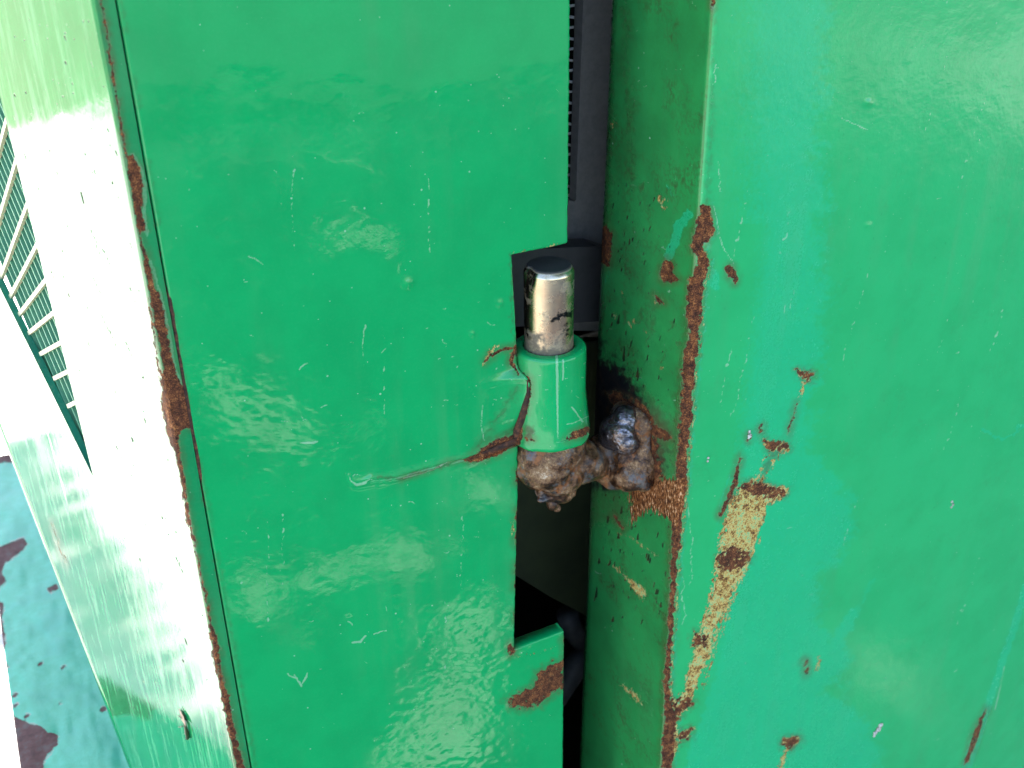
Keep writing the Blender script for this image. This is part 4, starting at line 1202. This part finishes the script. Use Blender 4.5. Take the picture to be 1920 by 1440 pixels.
pt.poly('rust', [(-20, 1120), (6, 1130), (4, 1160), (10, 1200), (8, 1230), (14, 1250), (10, 1290), (18, 1335), (36, 1348), (52, 1356), (78, 1362), (92, 1374), (108, 1378), (106, 1396), (84, 1424), (80, 1460), (0, 1460), (-40, 1300)], warp=4)
pt.poly('rust', [(90, 1102), (106, 1094), (110, 1104), (96, 1110)], warp=3)
pt.poly('rust', [(-20, 850), (22, 840), (24, 866), (-20, 872)], warp=4)
for x, y, r in ((75, 1246, 6), (28, 1305, 6), (29, 1324, 5), (50, 1344, 7), (193, 1329, 9), (118, 1252, 5), (112, 1318, 3)):
    pt.line('rust', [(x - 2, y + 1), (x + 3, y - 2)], r, warp=1, off=.5)
h = .0012 * fbm(pt.x / 60, pt.y / 60, 4, 3); P[:, 2] += h
q = grid_faces(300, 130)
P2, q2, bv = solidify(P, q, (0, 0, -1), .006, .0006)
me = npmesh('tread', P2, q2); pt.store(me); spread(me, len(P), bv)
link('tread', me, mat_ledge, ledge)

# ------------------------------------------------------------------ small things stuck to the metal
t = NT('dried_white_lump')
mat_drop = t.set(col=t.ramp(t.noise(900, 4, .7), [(.35, (.16, .13, .11)), (.5, (.5, .46, .4)), (.65, (.75, .72, .68))]), rough=.9)


def fleck(label, px, py, pts, name='dried_fleck'):
    bm = bmesh.new()
    for dx, dy, r in pts:
        c = on(px + dx, py + dy, val=PY - .0002)
        g = bmesh.ops.create_icosphere(bm, subdivisions=3, radius=r)
        for v in g['verts']: v.co = Vector(c) + Vector((v.co[0], v.co[1] * .5, v.co[2])) + Vector(mnoise.noise_vector(Vector((v.co[0] + px, v.co[1], v.co[2])) * 2500)) * r * .35
    return tag(link(name, bm_mesh(name, bm), mat_drop), label, 'fleck')


fleck('largest white dried fleck, low on the right green face', 1645, 1368, [(-4, 6, .0014), (2, -1, .0018), (6, -8, .0015), (-6, 12, .0009)])
fleck('two-lobed white fleck stuck at mid height near the right border', 1785, 945, [(0, -4, .0008), (2, 1, .0007), (-1, 6, .0007)])
fleck('chalky white fleck left of the upper rusty tear', 1405, 815, [(0, -5, .0007), (1, 2, .001), (-1, 6, .0006)])
fleck('tiny white fleck beside the rusty post edge level with the weld', 1328, 861, [(0, -2, .0006), (-1, 4, .0005)])

# insect on the side plate
bug = thing('insect', 'tiny dark winged insect sitting low on the pale side plate', 'insect')
mat_bug = simple('insect_body', (.03, .035, .015), .4, c2=(.05, .08, .02), sc=1500)
mat_wing = simple('insect_wing', (.30, .14, .07), .35, c2=(.12, .06, .04), sc=1200)
bp = lambda x, y, o: onp(x, y, P0 + SN * o, SN)
bm = bmesh.new(); tube(bm, [bp(344, 1350, .0006), bp(347, 1360, .0009), bp(350, 1373, .0010), bp(352, 1385, .0008)], [.0003, .0006, .0009, .0007], 12)
link('body', bm_mesh('body', bm), mat_bug, bug)
for s in (0, 1):
    bm = bmesh.new(); a, b, c, d = bp(336, 1328, .0003 + .0004 * s), bp(345, 1344, .0005 + .0005 * s), bp(349, 1362, .0008 + .0006 * s), bp(341, 1350, .0005 + .0004 * s)
    prism(bm, [a, b, c, d], tuple(SN * .00015)); link('wing', bm_mesh('wing', bm), mat_wing, bug, False)
for x0, y0, x1, y1 in ((341, 1347, 334, 1342), (344, 1362, 334, 1364), (349, 1372, 345, 1377), (350, 1380, 347, 1386)):
    bm = bmesh.new(); tube(bm, [bp(x0, y0, .0012), bp((x0 + x1) / 2, (y0 + y1) / 2, .0016), bp(x1, y1, .0002)], .00016, 6)
    link('leg', bm_mesh('leg', bm), mat_bug, bug)
